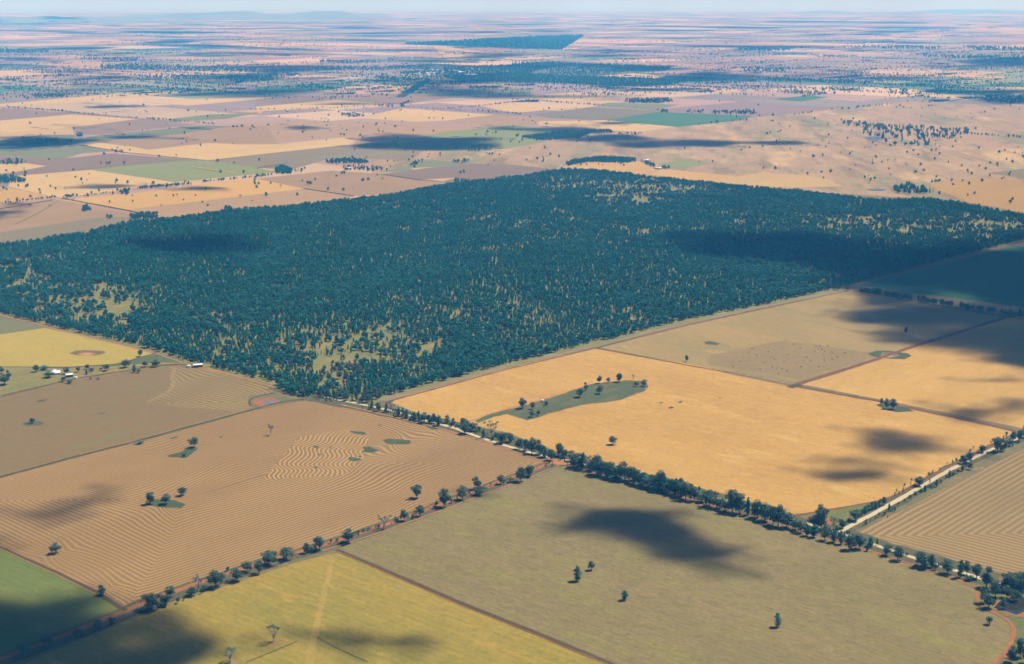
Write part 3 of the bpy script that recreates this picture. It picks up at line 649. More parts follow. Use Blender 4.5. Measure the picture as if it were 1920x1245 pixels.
# ------------------------------------------------------------------ small fair-weather clouds above the frame; they throw the shadows on the plain
CLOUD_Z = 1500.
SH = (math.sin(SUN_AZ) / math.tan(SUN_EL), math.cos(SUN_AZ) / math.tan(SUN_EL))
def fbm(X, Y, sc, seed, octv=4):
    tot = np.zeros_like(X); amp = 1.; nrm = 0
    for k in range(octv):
        x, y = X / sc * 2 ** k + seed * 17.3, Y / sc * 2 ** k + seed * 9.1
        xi, yi = np.floor(x).astype(np.int64), np.floor(y).astype(np.int64); fx, fy = x - xi, y - yi
        fx = fx * fx * (3 - 2 * fx); fy = fy * fy * (3 - 2 * fy)
        def h(a, b):
            v = (a * 374761393 + b * 668265263 + seed * 1442695) & 0x7fffffff
            v = ((v ^ (v >> 13)) * 1274126177) & 0x7fffffff
            return ((v ^ (v >> 16)) & 0xffff) / 65535.
        tot += amp * ((h(xi, yi) * (1 - fx) + h(xi + 1, yi) * fx) * (1 - fy) + (h(xi, yi + 1) * (1 - fx) + h(xi + 1, yi + 1) * fx) * fy)
        nrm += amp; amp *= .5
    return tot / nrm
# (centre x, y, half width, half height in photo px, depth of the shadow)
SHAD = [(1186, 972, 46, 16, .95), (1245, 1004, 74, 24, 1.5), (1315, 1040, 56, 22, 1.4), (1368, 1080, 48, 18, 1.6), (1120, 946, 34, 5, .4), (1345, 1006, 36, 8, .5), (1250, 952, 44, 5, .4), (1410, 1065, 60, 16, .4), (1450, 1080, 50, 9, .35),
        (860, 985, 40, 9, .35), (940, 925, 36, 6, .3), (1572, 1107, 46, 7, .7), (1545, 1100, 40, 9, .4), (1150, 1000, 50, 22, .7),
        (40, 1180, 170, 34, 1.7), (150, 1140, 70, 20, 1.3), (100, 1225, 180, 40, 1.6), (230, 1220, 120, 36, 1.2), (310, 1180, 45, 24, .9), (390, 1174, 30, 8, .9), (300, 1235, 60, 24, 1.), (-60, 1200, 120, 60, 1.6),
        (480, 1238, 30, 10, .5), (620, 1236, 50, 14, .9), (740, 1243, 44, 10, .9), (560, 1220, 40, 10, .35),
        (90, 965, 60, 12, .62), (170, 950, 60, 10, .5), (50, 1005, 60, 12, .45), (220, 935, 50, 8, .35),
        (1660, 810, 84, 25, .85), (1705, 836, 80, 20, .8), (1615, 800, 60, 9, .8), (1540, 901, 62, 9, 1.1), (1540, 872, 44, 9, .7), (1610, 902, 50, 8, .3), (1760, 850, 60, 10, .35), (1590, 880, 80, 20, .3),
        (1880, 780, 60, 14, .7), (1900, 760, 50, 10, .5), (1840, 790, 40, 8, .4), (1880, 712, 50, 5, .35), (1790, 755, 40, 6, .3),
        (1800, 520, 180, 40, 1.5), (1740, 590, 130, 14, 1.5), (1800, 620, 100, 14, 1.3), (1660, 565, 46, 10, 1.2), (1650, 598, 36, 5, .7), (1900, 640, 130, 26, 1.5), (1760, 642, 60, 8, .6), (1860, 668, 60, 7, .7), (1980, 560, 120, 90, 2.),
        (1890, 492, 90, 34, 1.8), (1700, 500, 120, 26, 1.8), (1600, 500, 60, 20, 1.6), (1560, 485, 60, 18, 1.5), (1510, 468, 90, 16, 2.4), (1420, 464, 76, 20, 2.4), (1300, 447, 60, 8, 1.1), (1390, 485, 40, 12, 1.), (1660, 475, 60, 8, .6), (1350, 470, 40, 8, .5),
        (350, 461, 90, 12, 2.4), (260, 464, 44, 6, .8), (430, 458, 26, 5, .9),
        (800, 262, 90, 10, 1.7), (870, 264, 60, 9, 1.6), (720, 267, 40, 6, 1.4), (820, 276, 60, 6, 1.2), (990, 239, 60, 4, 1.2), (1060, 243, 40, 4, .9), (1150, 262, 60, 6, 1.3), (1100, 258, 40, 5, 1.), (1190, 268, 50, 5, 1.1), (1310, 266, 60, 6, 1.5), (1360, 271, 30, 4, .9),
        (1450, 269, 50, 4, 1.5), (1120, 232, 60, 4, .9), (60, 262, 90, 9, 1.5), (20, 270, 80, 6, 1.5), (90, 246, 56, 5, 1.2), (140, 238, 50, 4, .8), (190, 198, 46, 3.5, 1.3), (310, 182, 66, 4, 1.3), (420, 174, 110, 5, 1.4), (380, 185, 60, 4, 1.), (280, 198, 40, 2.5, .9), (250, 154, 40, 4, 1.1),
        (260, 255, 50, 3, .7), (370, 243, 24, 2.5, .7), (600, 238, 36, 3, .9), (650, 232, 30, 2, .7), (10, 395, 50, 10, 1.2), (30, 385, 40, 4, .7), (200, 350, 60, 3, .7), (250, 345, 50, 3.5, .6), (60, 346, 20, 3, .4), (360, 354, 46, 5, .7), (320, 356, 40, 4, .6), (310, 260, 30, 3, .4),
        (1140, 184, 50, 2.5, .8), (860, 172, 60, 4, 1.3), (930, 178, 60, 5, 1.2), (980, 172, 30, 3, .8), (840, 169, 40, 2, .9), (1100, 178, 50, 3, .9), (1170, 182, 40, 3, .7), (1300, 166, 60, 2.5, 1.1), (1790, 171, 80, 4, 1.4), (1860, 189, 70, 6, 1.4), (20, 164, 50, 3, 1.2), (520, 190, 60, 3, .9),
        (640, 172, 60, 3, .8), (130, 170, 60, 2.5, .7), (560, 150, 50, 2, .7)]
r2 = random.Random(3)
for _ in range(120):
    y = 40 + 120 * r2.random() ** 1.3
    SHAD.append((r2.uniform(-50, 1970), y, r2.uniform(20, 90), max(.8, (y - 15) * r2.uniform(.012, .04)), r2.uniform(.6, 1.5)))
def cloud_layer(x0, x1, y0, y1, cs, seed, ylo, yhi, verts, faces):
    nx, ny = int((x1 - x0) / cs), int((y1 - y0) / cs)
    gx, gy = np.meshgrid(x0 + np.arange(nx + 1) * cs, y0 + np.arange(ny + 1) * cs, indexing='ij')
    wsc = cs * 9
    wx = gx + (fbm(gx, gy, wsc, seed) - .5) * cs * 9; wy = gy + (fbm(gx, gy, wsc, seed + 5) - .5) * cs * 9
    px, py = PX(wx, wy)
    D = np.zeros_like(gx)
    for cx, cy, rx, ry, st in SHAD:
        if not (ylo <= cy < yhi): continue
        q = ((px - cx) / rx) ** 2 + ((py - cy) / ry) ** 2
        D += st * np.exp(-np.minimum(q, 40) * 1.05)
    nz = fbm(gx, gy, cs * 13, seed + 2, 5); nz2 = fbm(gx, gy, cs * 5, seed + 8, 3)
    D = D + (nz - .46) * 3.0 * np.minimum(D * 1.2, 1.) + (nz2 - .5) * 2.6 * np.minimum(D * 1.5, 1.) - .24
    Tk = np.clip(D, 0, 1.7) * 62.
    ok = (Tk > 2.0)
    cell = ok[:-1, :-1] | ok[1:, :-1] | ok[:-1, 1:] | ok[1:, 1:]
    Tk = np.where(Tk > 2.0, Tk, 0.0)
    used = np.zeros_like(ok)
    used[:-1, :-1] |= cell; used[1:, :-1] |= cell; used[:-1, 1:] |= cell; used[1:, 1:] |= cell
    rim = used & ~ok
    off = sum(len(a) for a in verts)
    it = -np.ones(used.shape, np.int64); it[used] = np.arange(used.sum()) + off
    ib = it.copy(); inner = used & ~rim
    ib[inner] = np.arange(inner.sum()) + off + used.sum()
    lump = 6 * fbm(gx, gy, cs * 3, seed + 9, 2)
    cxs, cys = gx + SH[0] * CLOUD_Z, gy + SH[1] * CLOUD_Z
    def pack(m, sg): return np.stack([cxs[m], cys[m], CLOUD_Z + (Tk[m] * (.5 if sg > 0 else -.5)) + 0 * lump[m]], 1)
    verts.append(pack(used, 1)); verts.append(pack(inner, -1))
    ci, cj = np.nonzero(cell)
    faces.append(np.stack([it[ci, cj], it[ci + 1, cj], it[ci + 1, cj + 1], it[ci, cj + 1]], 1))
    faces.append(np.stack([ib[ci, cj], ib[ci, cj + 1], ib[ci + 1, cj + 1], ib[ci + 1, cj]], 1))
cv, cf = [], []
cloud_layer(-1500, 2600, 1150, 6200, 17., 3, 330, 2000, cv, cf)
cloud_layer(-3500, 5000, 4300, 10500, 45., 7, 195, 330, cv, cf)
cloud_layer(-21000, 21000, 8300, 50000, 230., 11, -10, 195, cv, cf)
V = np.concatenate(cv); Fq = np.concatenate(cf)
# a quad whose two sheets coincide (all corners on the rim) would be degenerate: drop it
me = bpy.data.meshes.new('clouds'); me.from_pydata(V.tolist(), [], Fq.tolist())
cm = NT('cloud'); pv = cm.n('ShaderNodeVolumePrincipled'); pv.inputs['Color'].default_value = (.97, .97, .97, 1); pv.inputs['Density'].default_value = .042
cm.t.links.new(pv.outputs[0], cm.out.inputs['Volume']); me.materials.append(cm.m)
o = bpy.data.objects.new('clouds', me); COL.objects.link(o); o['kind'] = 'stuff'
# ------------------------------------------------------------------ trees
def leaf_mat(name, c1, c2):
    s = NT(name)
    oi = s.n('ShaderNodeObjectInfo').outputs['Random']
    tint = s.n('ShaderNodeAttribute', attribute_name='tint').outputs['Fac']
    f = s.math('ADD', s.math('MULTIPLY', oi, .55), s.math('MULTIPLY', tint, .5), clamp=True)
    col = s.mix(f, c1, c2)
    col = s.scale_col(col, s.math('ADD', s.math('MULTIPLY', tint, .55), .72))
    return s.finish(col, rough=.8, spec=.1)
m_gum = leaf_mat('gum_leaves', (.024, .060, .038), (.078, .125, .074))
m_gumg = leaf_mat('grey_gum_leaves', (.060, .092, .070), (.120, .145, .108))
m_pine = leaf_mat('pine_needles', (.010, .060, .040), (.030, .120, .068))
m_bush = leaf_mat('shrub_leaves', (.010, .070, .036), (.030, .105, .052))
m_fgum = leaf_mat('forest_gum_leaves', (.006, .060, .042), (.036, .150, .094))
m_mass = leaf_mat('woodland_leaves', (.003, .074, .050), (.016, .180, .100))
def bark(name, c):
    s = NT(name); return s.finish(s.mix(s.noise(1 / .4, 0, 1, 3), [v * .7 for v in c], c))
m_bark = bark('grey_bark', (.16, .13, .11)); m_pale = bark('pale_limbs', (.34, .29, .25)); m_dbark = bark('dark_bark', (.07, .055, .045))

def limb(v, f, a, b, r0, r1, n=5):
    a, b = Vector(a), Vector(b); t = (b - a).normalized()
    p = t.orthogonal().normalized(); q = t.cross(p); k = len(v)
    for c, r in ((a, r0), (b, r1)):
        for i in range(n):
            w = 2 * math.pi * i / n; v.append(tuple(c + (p * math.cos(w) + q * math.sin(w)) * r))
    for i in range(n): j = (i + 1) % n; f.append((k + i, k + j, k + n + j, k + n + i))
def clump(rnd, v, f, tints, c, rx, rz, n, size, tint):
    for _ in range(n):
        d = Vector((rnd.gauss(0, 1), rnd.gauss(0, 1), rnd.gauss(0, 1))).normalized() * (rnd.random() ** .45)
        p = Vector(c) + Vector((d.x * rx, d.y * rx, d.z * rz))
        nn = (d + Vector((rnd.gauss(0, .6), rnd.gauss(0, .6), rnd.gauss(.3, .6)))).normalized()
        a = nn.orthogonal().normalized(); b = nn.cross(a); w = rnd.uniform(0, 6.28)
        a, b = a * math.cos(w) + b * math.sin(w), b * math.cos(w) - a * math.sin(w)
        s1, s2 = size * rnd.uniform(.6, 1.2), size * rnd.uniform(.35, .8); k = len(v)
        v += [tuple(p - a * s1), tuple(p + b * s2 * .8 - a * s1 * .2), tuple(p + a * s1), tuple(p - b * s2)]
        f.append((k, k + 1, k + 2, k + 3)); tints.append(min(1, max(0, tint + rnd.uniform(-.22, .22))))
def tree_geo(kind, seed, lod=1.0):
    """trunk (v, f) and crown (v, f, tint) of a tree 10 m tall standing on the origin"""
    rnd = random.Random(seed * 7919 + 13); tv, tf, cv_, cf_, ct = [], [], [], [], []
    size = .36 / math.sqrt(lod) if lod < 1 else .36
    N = lambda n: max(4, int(n * lod))
    if kind in ('gum', 'tall', 'sparse', 'umbrella'):
        fork = {'gum': 1.7, 'tall': 1.9, 'sparse': 2.0, 'umbrella': 2.0}[kind] * rnd.uniform(.85, 1.15)
        lean = Vector((rnd.uniform(-.5, .5), rnd.uniform(-.5, .5), fork))
        limb(tv, tf, (0, 0, -.3), lean, .34, .24, 7)
        nl = {'gum': 8, 'tall': 8, 'sparse': 8, 'umbrella': 8}[kind]
        spread = {'gum': 3.1, 'tall': 1.9, 'sparse': 3.4, 'umbrella': 3.9}[kind]
        for i in range(nl):
            w = 2 * math.pi * (i + rnd.uniform(-.3, .3)) / nl; rr = spread * rnd.uniform(.45, 1.05)
            top = {'gum': rnd.uniform(4.0, 7.6), 'tall': rnd.uniform(3.2, 8.2), 'sparse': rnd.uniform(4.6, 9.), 'umbrella': rnd.uniform(4.6, 7.4)}[kind]
            mid_ = lean + Vector((math.cos(w) * rr * .45, math.sin(w) * rr * .45, (top - fork) * .5))
            end = Vector((lean.x + math.cos(w) * rr, lean.y + math.sin(w) * rr, top))
            limb(tv, tf, lean, mid_, .22, .14); limb(tv, tf, mid_, end, .14, .06, 4)
            if kind == 'sparse':
                for _ in range(3):
                    e2 = end + Vector((rnd.uniform(-1.1, 1.1), rnd.uniform(-1.1, 1.1), rnd.uniform(.2, 1.3)))
                    limb(tv, tf, mid_.lerp(end, rnd.uniform(.3, 1)), e2, .07, .03, 3)
                    clump(rnd, cv_, cf_, ct, e2, .75, .45, N(22), size * .85, rnd.uniform(.3, .8))
            else:
                R = rnd.uniform(1.5, 2.3)
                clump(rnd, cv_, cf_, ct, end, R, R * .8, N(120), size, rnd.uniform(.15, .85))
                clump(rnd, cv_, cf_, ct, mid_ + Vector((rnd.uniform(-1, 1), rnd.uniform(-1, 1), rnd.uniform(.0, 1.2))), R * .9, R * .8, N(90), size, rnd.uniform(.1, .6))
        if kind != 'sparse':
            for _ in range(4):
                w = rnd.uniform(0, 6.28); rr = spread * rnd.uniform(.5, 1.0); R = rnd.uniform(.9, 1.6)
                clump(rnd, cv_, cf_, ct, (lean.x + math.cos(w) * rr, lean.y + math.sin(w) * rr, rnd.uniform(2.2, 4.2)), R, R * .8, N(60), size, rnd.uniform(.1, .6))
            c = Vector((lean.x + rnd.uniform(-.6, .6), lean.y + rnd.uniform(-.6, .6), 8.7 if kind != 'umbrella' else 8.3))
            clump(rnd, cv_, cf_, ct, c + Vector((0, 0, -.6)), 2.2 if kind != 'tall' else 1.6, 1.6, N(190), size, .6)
            limb(tv, tf, lean, c, .2, .06)
    elif kind in ('pine', 'oval'):
        limb(tv, tf, (0, 0, -.3), (0, 0, 8.5), .26, .06, 6)
        n = 11; wmax = 2.0 if kind == 'pine' else 2.4
        for i in range(n):
            z = 1.3 + 8.0 * i / (n - 1); q = (z - 1.0) / 9.0
            r = wmax * (math.sin(math.pi * min(1, q * .82 + .16)) ** .8)
            if kind == 'pine': r *= 1.18 - q * .62
            for _ in range(2 if r > .9 else 1):
                w = rnd.uniform(0, 6.28); o_ = r * .42
                clump(rnd, cv_, cf_, ct, (math.cos(w) * o_, math.sin(w) * o_, z), max(.35, r * rnd.uniform(.6, .85)), .75, N(46), size, rnd.uniform(.1, .8))
    elif kind == 'bush':
        for i in range(7):
            w = rnd.uniform(0, 6.28); rr = rnd.uniform(0, 3.6)
            limb(tv, tf, (0, 0, -.3), (math.cos(w) * rr * .6, math.sin(w) * rr * .6, 4), .2, .07, 4)
            clump(rnd, cv_, cf_, ct, (math.cos(w) * rr, math.sin(w) * rr, rnd.uniform(3., 6.8)), 2.6, 2.4, N(90), size * 1.4, rnd.uniform(.1, .9))
    return (tv, tf), (cv_, cf_, ct)
def to_mesh(name, geos):
    """geos: list of (verts, faces, tint or None, material)"""
    V, Fc, mi, ti, mats = [], [], [], [], []
    for v, f, t, m in geos:
        k = len(V); V += v; Fc += [tuple(i + k for i in q) for q in f]; mi += [len(mats)] * len(f); ti += t if t else [.5] * len(f); mats.append(m)
    me = bpy.data.meshes.new(name); me.from_pydata(V, [], Fc)
    for m in mats: me.materials.append(m)
    me.polygons.foreach_set('material_index', mi)
    at = me.attributes.new('tint', 'FLOAT', 'FACE'); at.data.foreach_set('value', ti)
    return me
KINDS = {'gum': m_gum, 'tall': m_gum, 'sparse': m_gumg, 'umbrella': m_gum, 'pine': m_pine, 'oval': m_pine, 'bush': m_bush}
BARK = {'gum': m_bark, 'tall': m_bark, 'sparse': m_pale, 'umbrella': m_bark, 'pine': m_dbark, 'oval': m_dbark, 'bush': m_dbark}
WID = {'gum': 7.9, 'tall': 5.8, 'sparse': 7.6, 'umbrella': 9.2, 'pine': 3.9, 'oval': 4.6, 'bush': 9.}      # crown width of the 10 m model
PROTO = {}
for kind in KINDS:
    for k in range(3):
        (tv, tf), (a_, b_, c_) = tree_geo(kind, k + 3 * list(KINDS).index(kind))
        PROTO[kind, k] = (to_mesh('trunk', [(tv, tf, None, BARK[kind])]), to_mesh('crown', [(a_, b_, c_, KINDS[kind])]))
NAMES = {'gum': 'gum_tree', 'tall': 'gum_tree', 'sparse': 'gum_tree', 'umbrella': 'gum_tree', 'pine': 'cypress_pine', 'oval': 'cypress_pine', 'bush': 'shrub'}
CATS = {'gum': 'gum tree', 'tall': 'gum tree', 'sparse': 'gum tree', 'umbrella': 'gum tree', 'pine': 'pine tree', 'oval': 'pine tree', 'bush': 'shrub'}
trnd = random.Random(77)
def place_tree(kind, px, py, hpx, wpx=None, label=None, group=None, world_pt=None, hm=None):
    X, Y = world_pt or G(px, py)
    h = hm or hpx / (py - VY) * H * 1.12
    w = (wpx / (py - VY) * H) if wpx else h * WID[kind] / 10 * trnd.uniform(.85, 1.15)
    e = empty(NAMES[kind], (X, Y, ZL[0]), trnd.uniform(0, 6.28))
    e.scale = (w / WID[kind], w / WID[kind], h / 10)
    tm, cm_ = PROTO[kind, trnd.randrange(3)]
    for n_, m_ in (('trunk', tm), ('crown', cm_)):
        if n_ == 'trunk' and kind == 'bush': n_ = 'stems'
        o = bpy.data.objects.new(n_, m_); COL.objects.link(o); o.parent = e
    tag(e, label, CATS[kind], group)
    return e
ORD = ['first', 'second', 'third', 'fourth', 'fifth', 'sixth', 'seventh', 'eighth', 'ninth', 'tenth', 'eleventh', 'twelfth', 'thirteenth', 'fourteenth', 'fifteenth', 'sixteenth', 'seventeenth', 'eighteenth', 'nineteenth', 'twentieth']
TENS = {2: 'twenty', 3: 'thirty', 4: 'forty', 5: 'fifty', 6: 'sixty', 7: 'seventy', 8: 'eighty', 9: 'ninety'}
def ordn(i):
    n = i + 1
    if n <= 20: return ORD[n - 1]
    if n % 10 == 0: return TENS[n // 10][:-1] + 'ieth'
    return TENS[n // 10] + '-' + ORD[n % 10 - 1]
LOOK = {'gum': 'round-crowned gum', 'tall': 'tall narrow gum', 'sparse': 'thin-leaved pale-limbed gum', 'umbrella': 'spreading gum', 'pine': 'pointed dark pine', 'oval': 'oval dark pine', 'bush': 'low green shrub'}
def row(tile, items, where, group):
    """items (kind, x, y, h[, w]) in tile pixels, listed in order along the row"""
    s = TILES[tile][2]
    cnt = {}
    for it in items:
        it = tuple(it[:3]) + tuple(v * trnd.uniform(.92, 1.22) for v in it[3:])
        k = it[0]; i = cnt.get(k, 0); cnt[k] = i + 1
        x, y = T(tile, it[1], it[2])
        place_tree(k, x, y, it[3] / s, it[4] / s if len(it) > 4 else None, '%s %s %s' % (ordn(i), LOOK[k], where), group)
# lone trees in the paddocks, one label each
for t, k, x, y, h, w, lab in (
    ('l', 'umbrella', 1022, 112, 56, 60, 'spreading dark gum beside a grassy island in the upper windrowed paddock'),
    ('l', 'bush', 968, 162, 26, 28, 'small shrub on the grassy island below the spreading gum'),
    ('l', 'sparse', 1420, 50, 56, 42, 'bare-looking gum alone near the top of the windrowed paddock'),
    ('l', 'tall', 790, 410, 62, 48, 'left gum of three round the dark island in the windrowed paddock'),
    ('l', 'gum', 868, 412, 56, 60, 'middle gum of three round the dark island in the windrowed paddock'),
    ('l', 'umbrella', 960, 366, 46, 56, 'right gum of three round the dark island in the windrowed paddock'),
    ('l', 'umbrella', 292, 670, 56, 66, 'broad gum alone where the windrows bend low in the stubble'),
    ('l', 'tall', 535, 890, 56, 40, 'small gum at the fence corner of the windrowed and green paddocks'),
    ('l', 'sparse', 1435, 1138, 92, 66, 'thin pale-limbed gum standing in the yellow crop beside the straw strip'),
    ('l', 'sparse', 1212, 1243, 80, 86, 'thin wide gum lowest in the yellow crop'),
    ('m', 'gum', 397, 380, 72, 60, 'round gum with clear shadow in the windrowed stubble above the red track'),
    ('m', 'umbrella', 1420, 98, 46, 50, 'lone spreading gum in the middle of the golden wheat'),
    ('m', 'oval', 1238, 815, 76, 50, 'taller dark tree of the pair in the grey stubble'),
    ('m', 'gum', 1312, 760, 50, 44, 'smaller tree of the pair in the grey stubble'),
    ('m', 'oval', 1485, 916, 50, 42, 'small dense tree below the pair in the grey stubble'),
    ('r', 'oval', 497, 1056, 72, 46, 'lone oval tree low in the right of the grey stubble'),
    ('r', 'bush', 1610, 1045, 46, 56, 'low wide shrub inside the bend of the red track'),
    ('r', 'gum', 1240, 316, 50, 56, 'lone round gum beside the white road and the wheat'),
    ('R', 'gum', 20, 838, 36, 24, 'small lone gum at the near edge of the grazed pasture'),
    ('R', 'gum', 1257, 683, 42, 26, 'small lone gum near the cloud shadow in the grazed pasture'),
    ('R', 'tall', 1118, 1080, 34, 18, 'smallest gum of the clump at the bend of the red lane'),
    ('R', 'gum', 1148, 1104, 58, 36, 'middle gum of the clump at the bend of the red lane'),
    ('R', 'gum', 1182, 1106, 58, 46, 'largest gum of the clump at the bend of the red lane'),
    ('K', 'bush', 290, 842, 52, 74, 'dark tree in a green ring in the brown stubble on the left'),
    ('K', 'bush', 1253, 1028, 26, 50, 'green shrub on the fence line above the windrowed paddock'),
    ('L', 'sparse', 1525, 1243, 50, 36, None)):
    if lab: place_tree(k, *T(t, x, y), h / TILES[t][2], w / TILES[t][2], lab)
# by the farmhouse
for k, x, y, h, w, lab in (
    ('gum', 320, 375, 62, 66, 'round gum left of the farmhouse hedge'),
    ('bush', 395, 358, 40, 110, 'long dark shrub behind the farmhouse'),
    ('gum', 440, 425, 60, 100, 'broad garden tree in front of the farmhouse'),
    ('gum', 598, 395, 60, 62, 'round tree between farmhouse and shed'),
    ('bush', 565, 468, 48, 60, 'left dark shrub below the farm shed'),
    ('bush', 615, 480, 44, 70, 'right dark shrub below the farm shed'),
    ('gum', 703, 376, 46, 46, 'small round tree right of the farm shed'),
    ('gum', 783, 352, 42, 46, 'small pale tree behind the pine by the farm drive'),
    ('bush', 832, 368, 38, 64, 'low shrub right of the pine by the farm drive'),
    ('pine', 778, 402, 42, 30, 'small dark pine by the farm drive'),
    ('bush', 908, 360, 26, 40, 'small shrub midway along the farm drive'),
    ('umbrella', 962, 366, 60, 72, 'spreading tree midway along the farm drive'),
    ('umbrella', 1135, 336, 72, 92, 'largest spreading tree along the farm drive'),
    ('oval', 1207, 382, 66, 46, 'dark tree beside a low shrub right of the farm drive'),
    ('bush', 1240, 384, 32, 60, 'low shrub at the foot of the dark tree by the farm drive'),
    ('umbrella', 1300, 330, 52, 52, 'small spreading tree near the end of the farm drive'),
    ('umbrella', 1400, 332, 66, 84, 'last spreading tree before the forest on the farm drive'),
    ('umbrella', 1260, 238, 66, 58, 'gum at the lower corner of the yellow paddock'),
    ('bush', 813, 446, 22, 26, 'left of two tiny shrubs below the farm drive'),
    ('bush', 880, 448, 24, 38, 'right of two tiny shrubs below the farm drive'),
    ('gum', 15, 390, 66, 60, 'upper gum cut by the left frame edge'),
    ('gum', 40, 490, 100, 110, 'large gum group member lowest at the left frame edge'),
    ('tall', 80, 440, 80, 44, 'narrow gum right of the large gum at the left frame edge')):
    place_tree(k, *T('K', x, y), h / 4.7875, w / 4.7875, lab)
# trees on the island in the wheat
for k, x, y, h, w, lab in (
    ('umbrella', 1020, 1102, 62, 56, 'largest gum at the near end of the green island'),
    ('gum', 1075, 1106, 40, 30, 'slim gum beside the largest at the near end of the green island'),
    ('gum', 1072, 1150, 36, 38, 'left tree of the pair on the lower rim of the green island'),
    ('gum', 1107, 1142, 32, 28, 'right tree of the pair on the lower rim of the green island'),
    ('bush', 1157, 1082, 28, 38, 'dark shrub beside the white tank on the green island'),
    ('umbrella', 1342, 1038, 52, 56, 'spreading gum in the middle of the green island'),
    ('tall', 1375, 1000, 45, 26, 'narrow gum behind the spreading gum on the green island'),
    ('gum', 1452, 1020, 48, 48, 'round gum in the middle right of the green island'),
    ('gum', 1450, 960, 44, 34, 'left gum on the far rim of the green island'),
    ('gum', 1502, 956, 28, 26, 'smallest gum on the far rim of the green island'),
    ('gum', 1567, 954, 52, 42, 'largest gum on the far rim of the green island'),
    ('sparse', 1642, 942, 28, 20, 'thin little gum at the far right rim of the green island'),
    ('umbrella', 1657, 977, 26, 32, 'left of the last two trees on the green island'),
    ('gum', 1703, 977, 38, 38, 'right of the last two trees on the green island')):
    place_tree(k, *T('M', x, y), h / 3, w / 3, lab)
row('l', [('gum', 130, 1215, 75, 74), ('gum', 245, 1160, 70, 76), ('umbrella', 415, 1102, 32, 60), ('gum', 515, 1078, 50, 50), ('gum', 590, 1046, 40, 34), ('bush', 735, 978, 20, 40),
          ('gum', 800, 968, 92, 92), ('gum', 875, 945, 60, 56), ('gum', 895, 900, 58, 50), ('bush', 932, 932, 30, 26), ('bush', 965, 917, 14, 18), ('gum', 1005, 892, 46, 50), ('sparse', 1038, 870, 70, 60), ('bush', 1062, 882, 34, 24), ('gum', 1070, 868, 34, 30),
          ('umbrella', 1130, 848, 88, 90), ('gum', 1245, 816, 60, 78), ('umbrella', 1297, 768, 60, 70), ('gum', 1360, 778, 66, 46), ('gum', 1410, 732, 78, 80), ('umbrella', 1505, 702, 62, 76), ('gum', 1605, 670, 50, 46), ('bush', 1645, 662, 30, 60), ('gum', 1678, 656, 76, 76), ('bush', 1738, 618, 22, 18)],
    'from the left on the left half of the red track', 'trees along the red track, left stretch')
row('m', [('gum', 35, 614, 66, 78), ('bush', 90, 562, 16, 24), ('bush', 118, 557, 20, 28), ('bush', 145, 550, 18, 22), ('sparse', 222, 542, 66, 62), ('bush', 285, 502, 20, 28), ('gum', 328, 502, 60, 52), ('bush', 390, 462, 18, 30), ('gum', 413, 476, 50, 42), ('bush', 495, 422, 32, 26), ('gum', 540, 428, 82, 66),
          ('gum', 635, 390, 70, 62), ('gum', 712, 332, 60, 56), ('gum', 722, 364, 46, 68), ('gum', 836, 307, 46, 38), ('bush', 852, 307, 20, 14), ('bush', 888, 297, 30, 30), ('gum', 938, 292, 66, 56), ('gum', 993, 267, 60, 56)],
    'from the left on the right half of the red track', 'trees along the red track, right stretch')
row('S', [('pine', 1190, 195, 70, 36), ('gum', 1235, 210, 60, 44), ('pine', 1300, 218, 56, 34), ('sparse', 1330, 214, 78, 70), ('pine', 1388, 250, 70, 40), ('pine', 1420, 246, 52, 34), ('oval', 1450, 262, 64, 44), ('oval', 1505, 276, 60, 50), ('pine', 1540, 284, 66, 46), ('gum', 1580, 296, 84, 60), ('oval', 1618, 300, 66, 44),
          ('gum', 1655, 300, 70, 50), ('oval', 1690, 320, 70, 50), ('oval', 1755, 300, 52, 44), ('oval', 1800, 312, 50, 38), ('umbrella', 1870, 320, 62, 60), ('gum', 1900, 345, 70, 60)],
    'from the left in the hedge below the forest corner', 'hedge along the white road below the forest')
row('m', [('gum', 650, 42, 50, 50), ('gum', 690, 28, 44, 50), ('pine', 745, 62, 46, 30), ('sparse', 790, 60, 78, 60), ('pine', 795, 76, 26, 20), ('gum', 850, 92, 60, 56), ('umbrella', 885, 86, 54, 44), ('gum', 935, 122, 56, 50), ('gum', 965, 132, 56, 46), ('gum', 1000, 148, 76, 56), ('gum', 1040, 150, 72, 54), ('oval', 1065, 166, 50, 44), ('gum', 1100, 182, 62, 56), ('gum', 1140, 162, 60, 50), ('gum', 1175, 170, 50, 50), ('gum', 1212, 186, 60, 44)],
    'from the left along the road just left of the crossing', 'trees on the white road left of the crossing')
hedge = []
hr = random.Random(9)
kk = ['gum', 'oval', 'oval', 'gum', 'tall']
for i in range(24):
    q = i / 23; hedge.append((kk[hr.randrange(5)] if i != 3 else 'sparse', 1218 + q * 560, 218 + q * 158 + hr.uniform(-10, 6), hr.uniform(44, 92) * (1.18 if i in (4, 11, 19) else 1), hr.uniform(46, 80)))
row('m', hedge, 'from the left in the dense hedge right of the crossing', 'dense hedge right of the crossing')
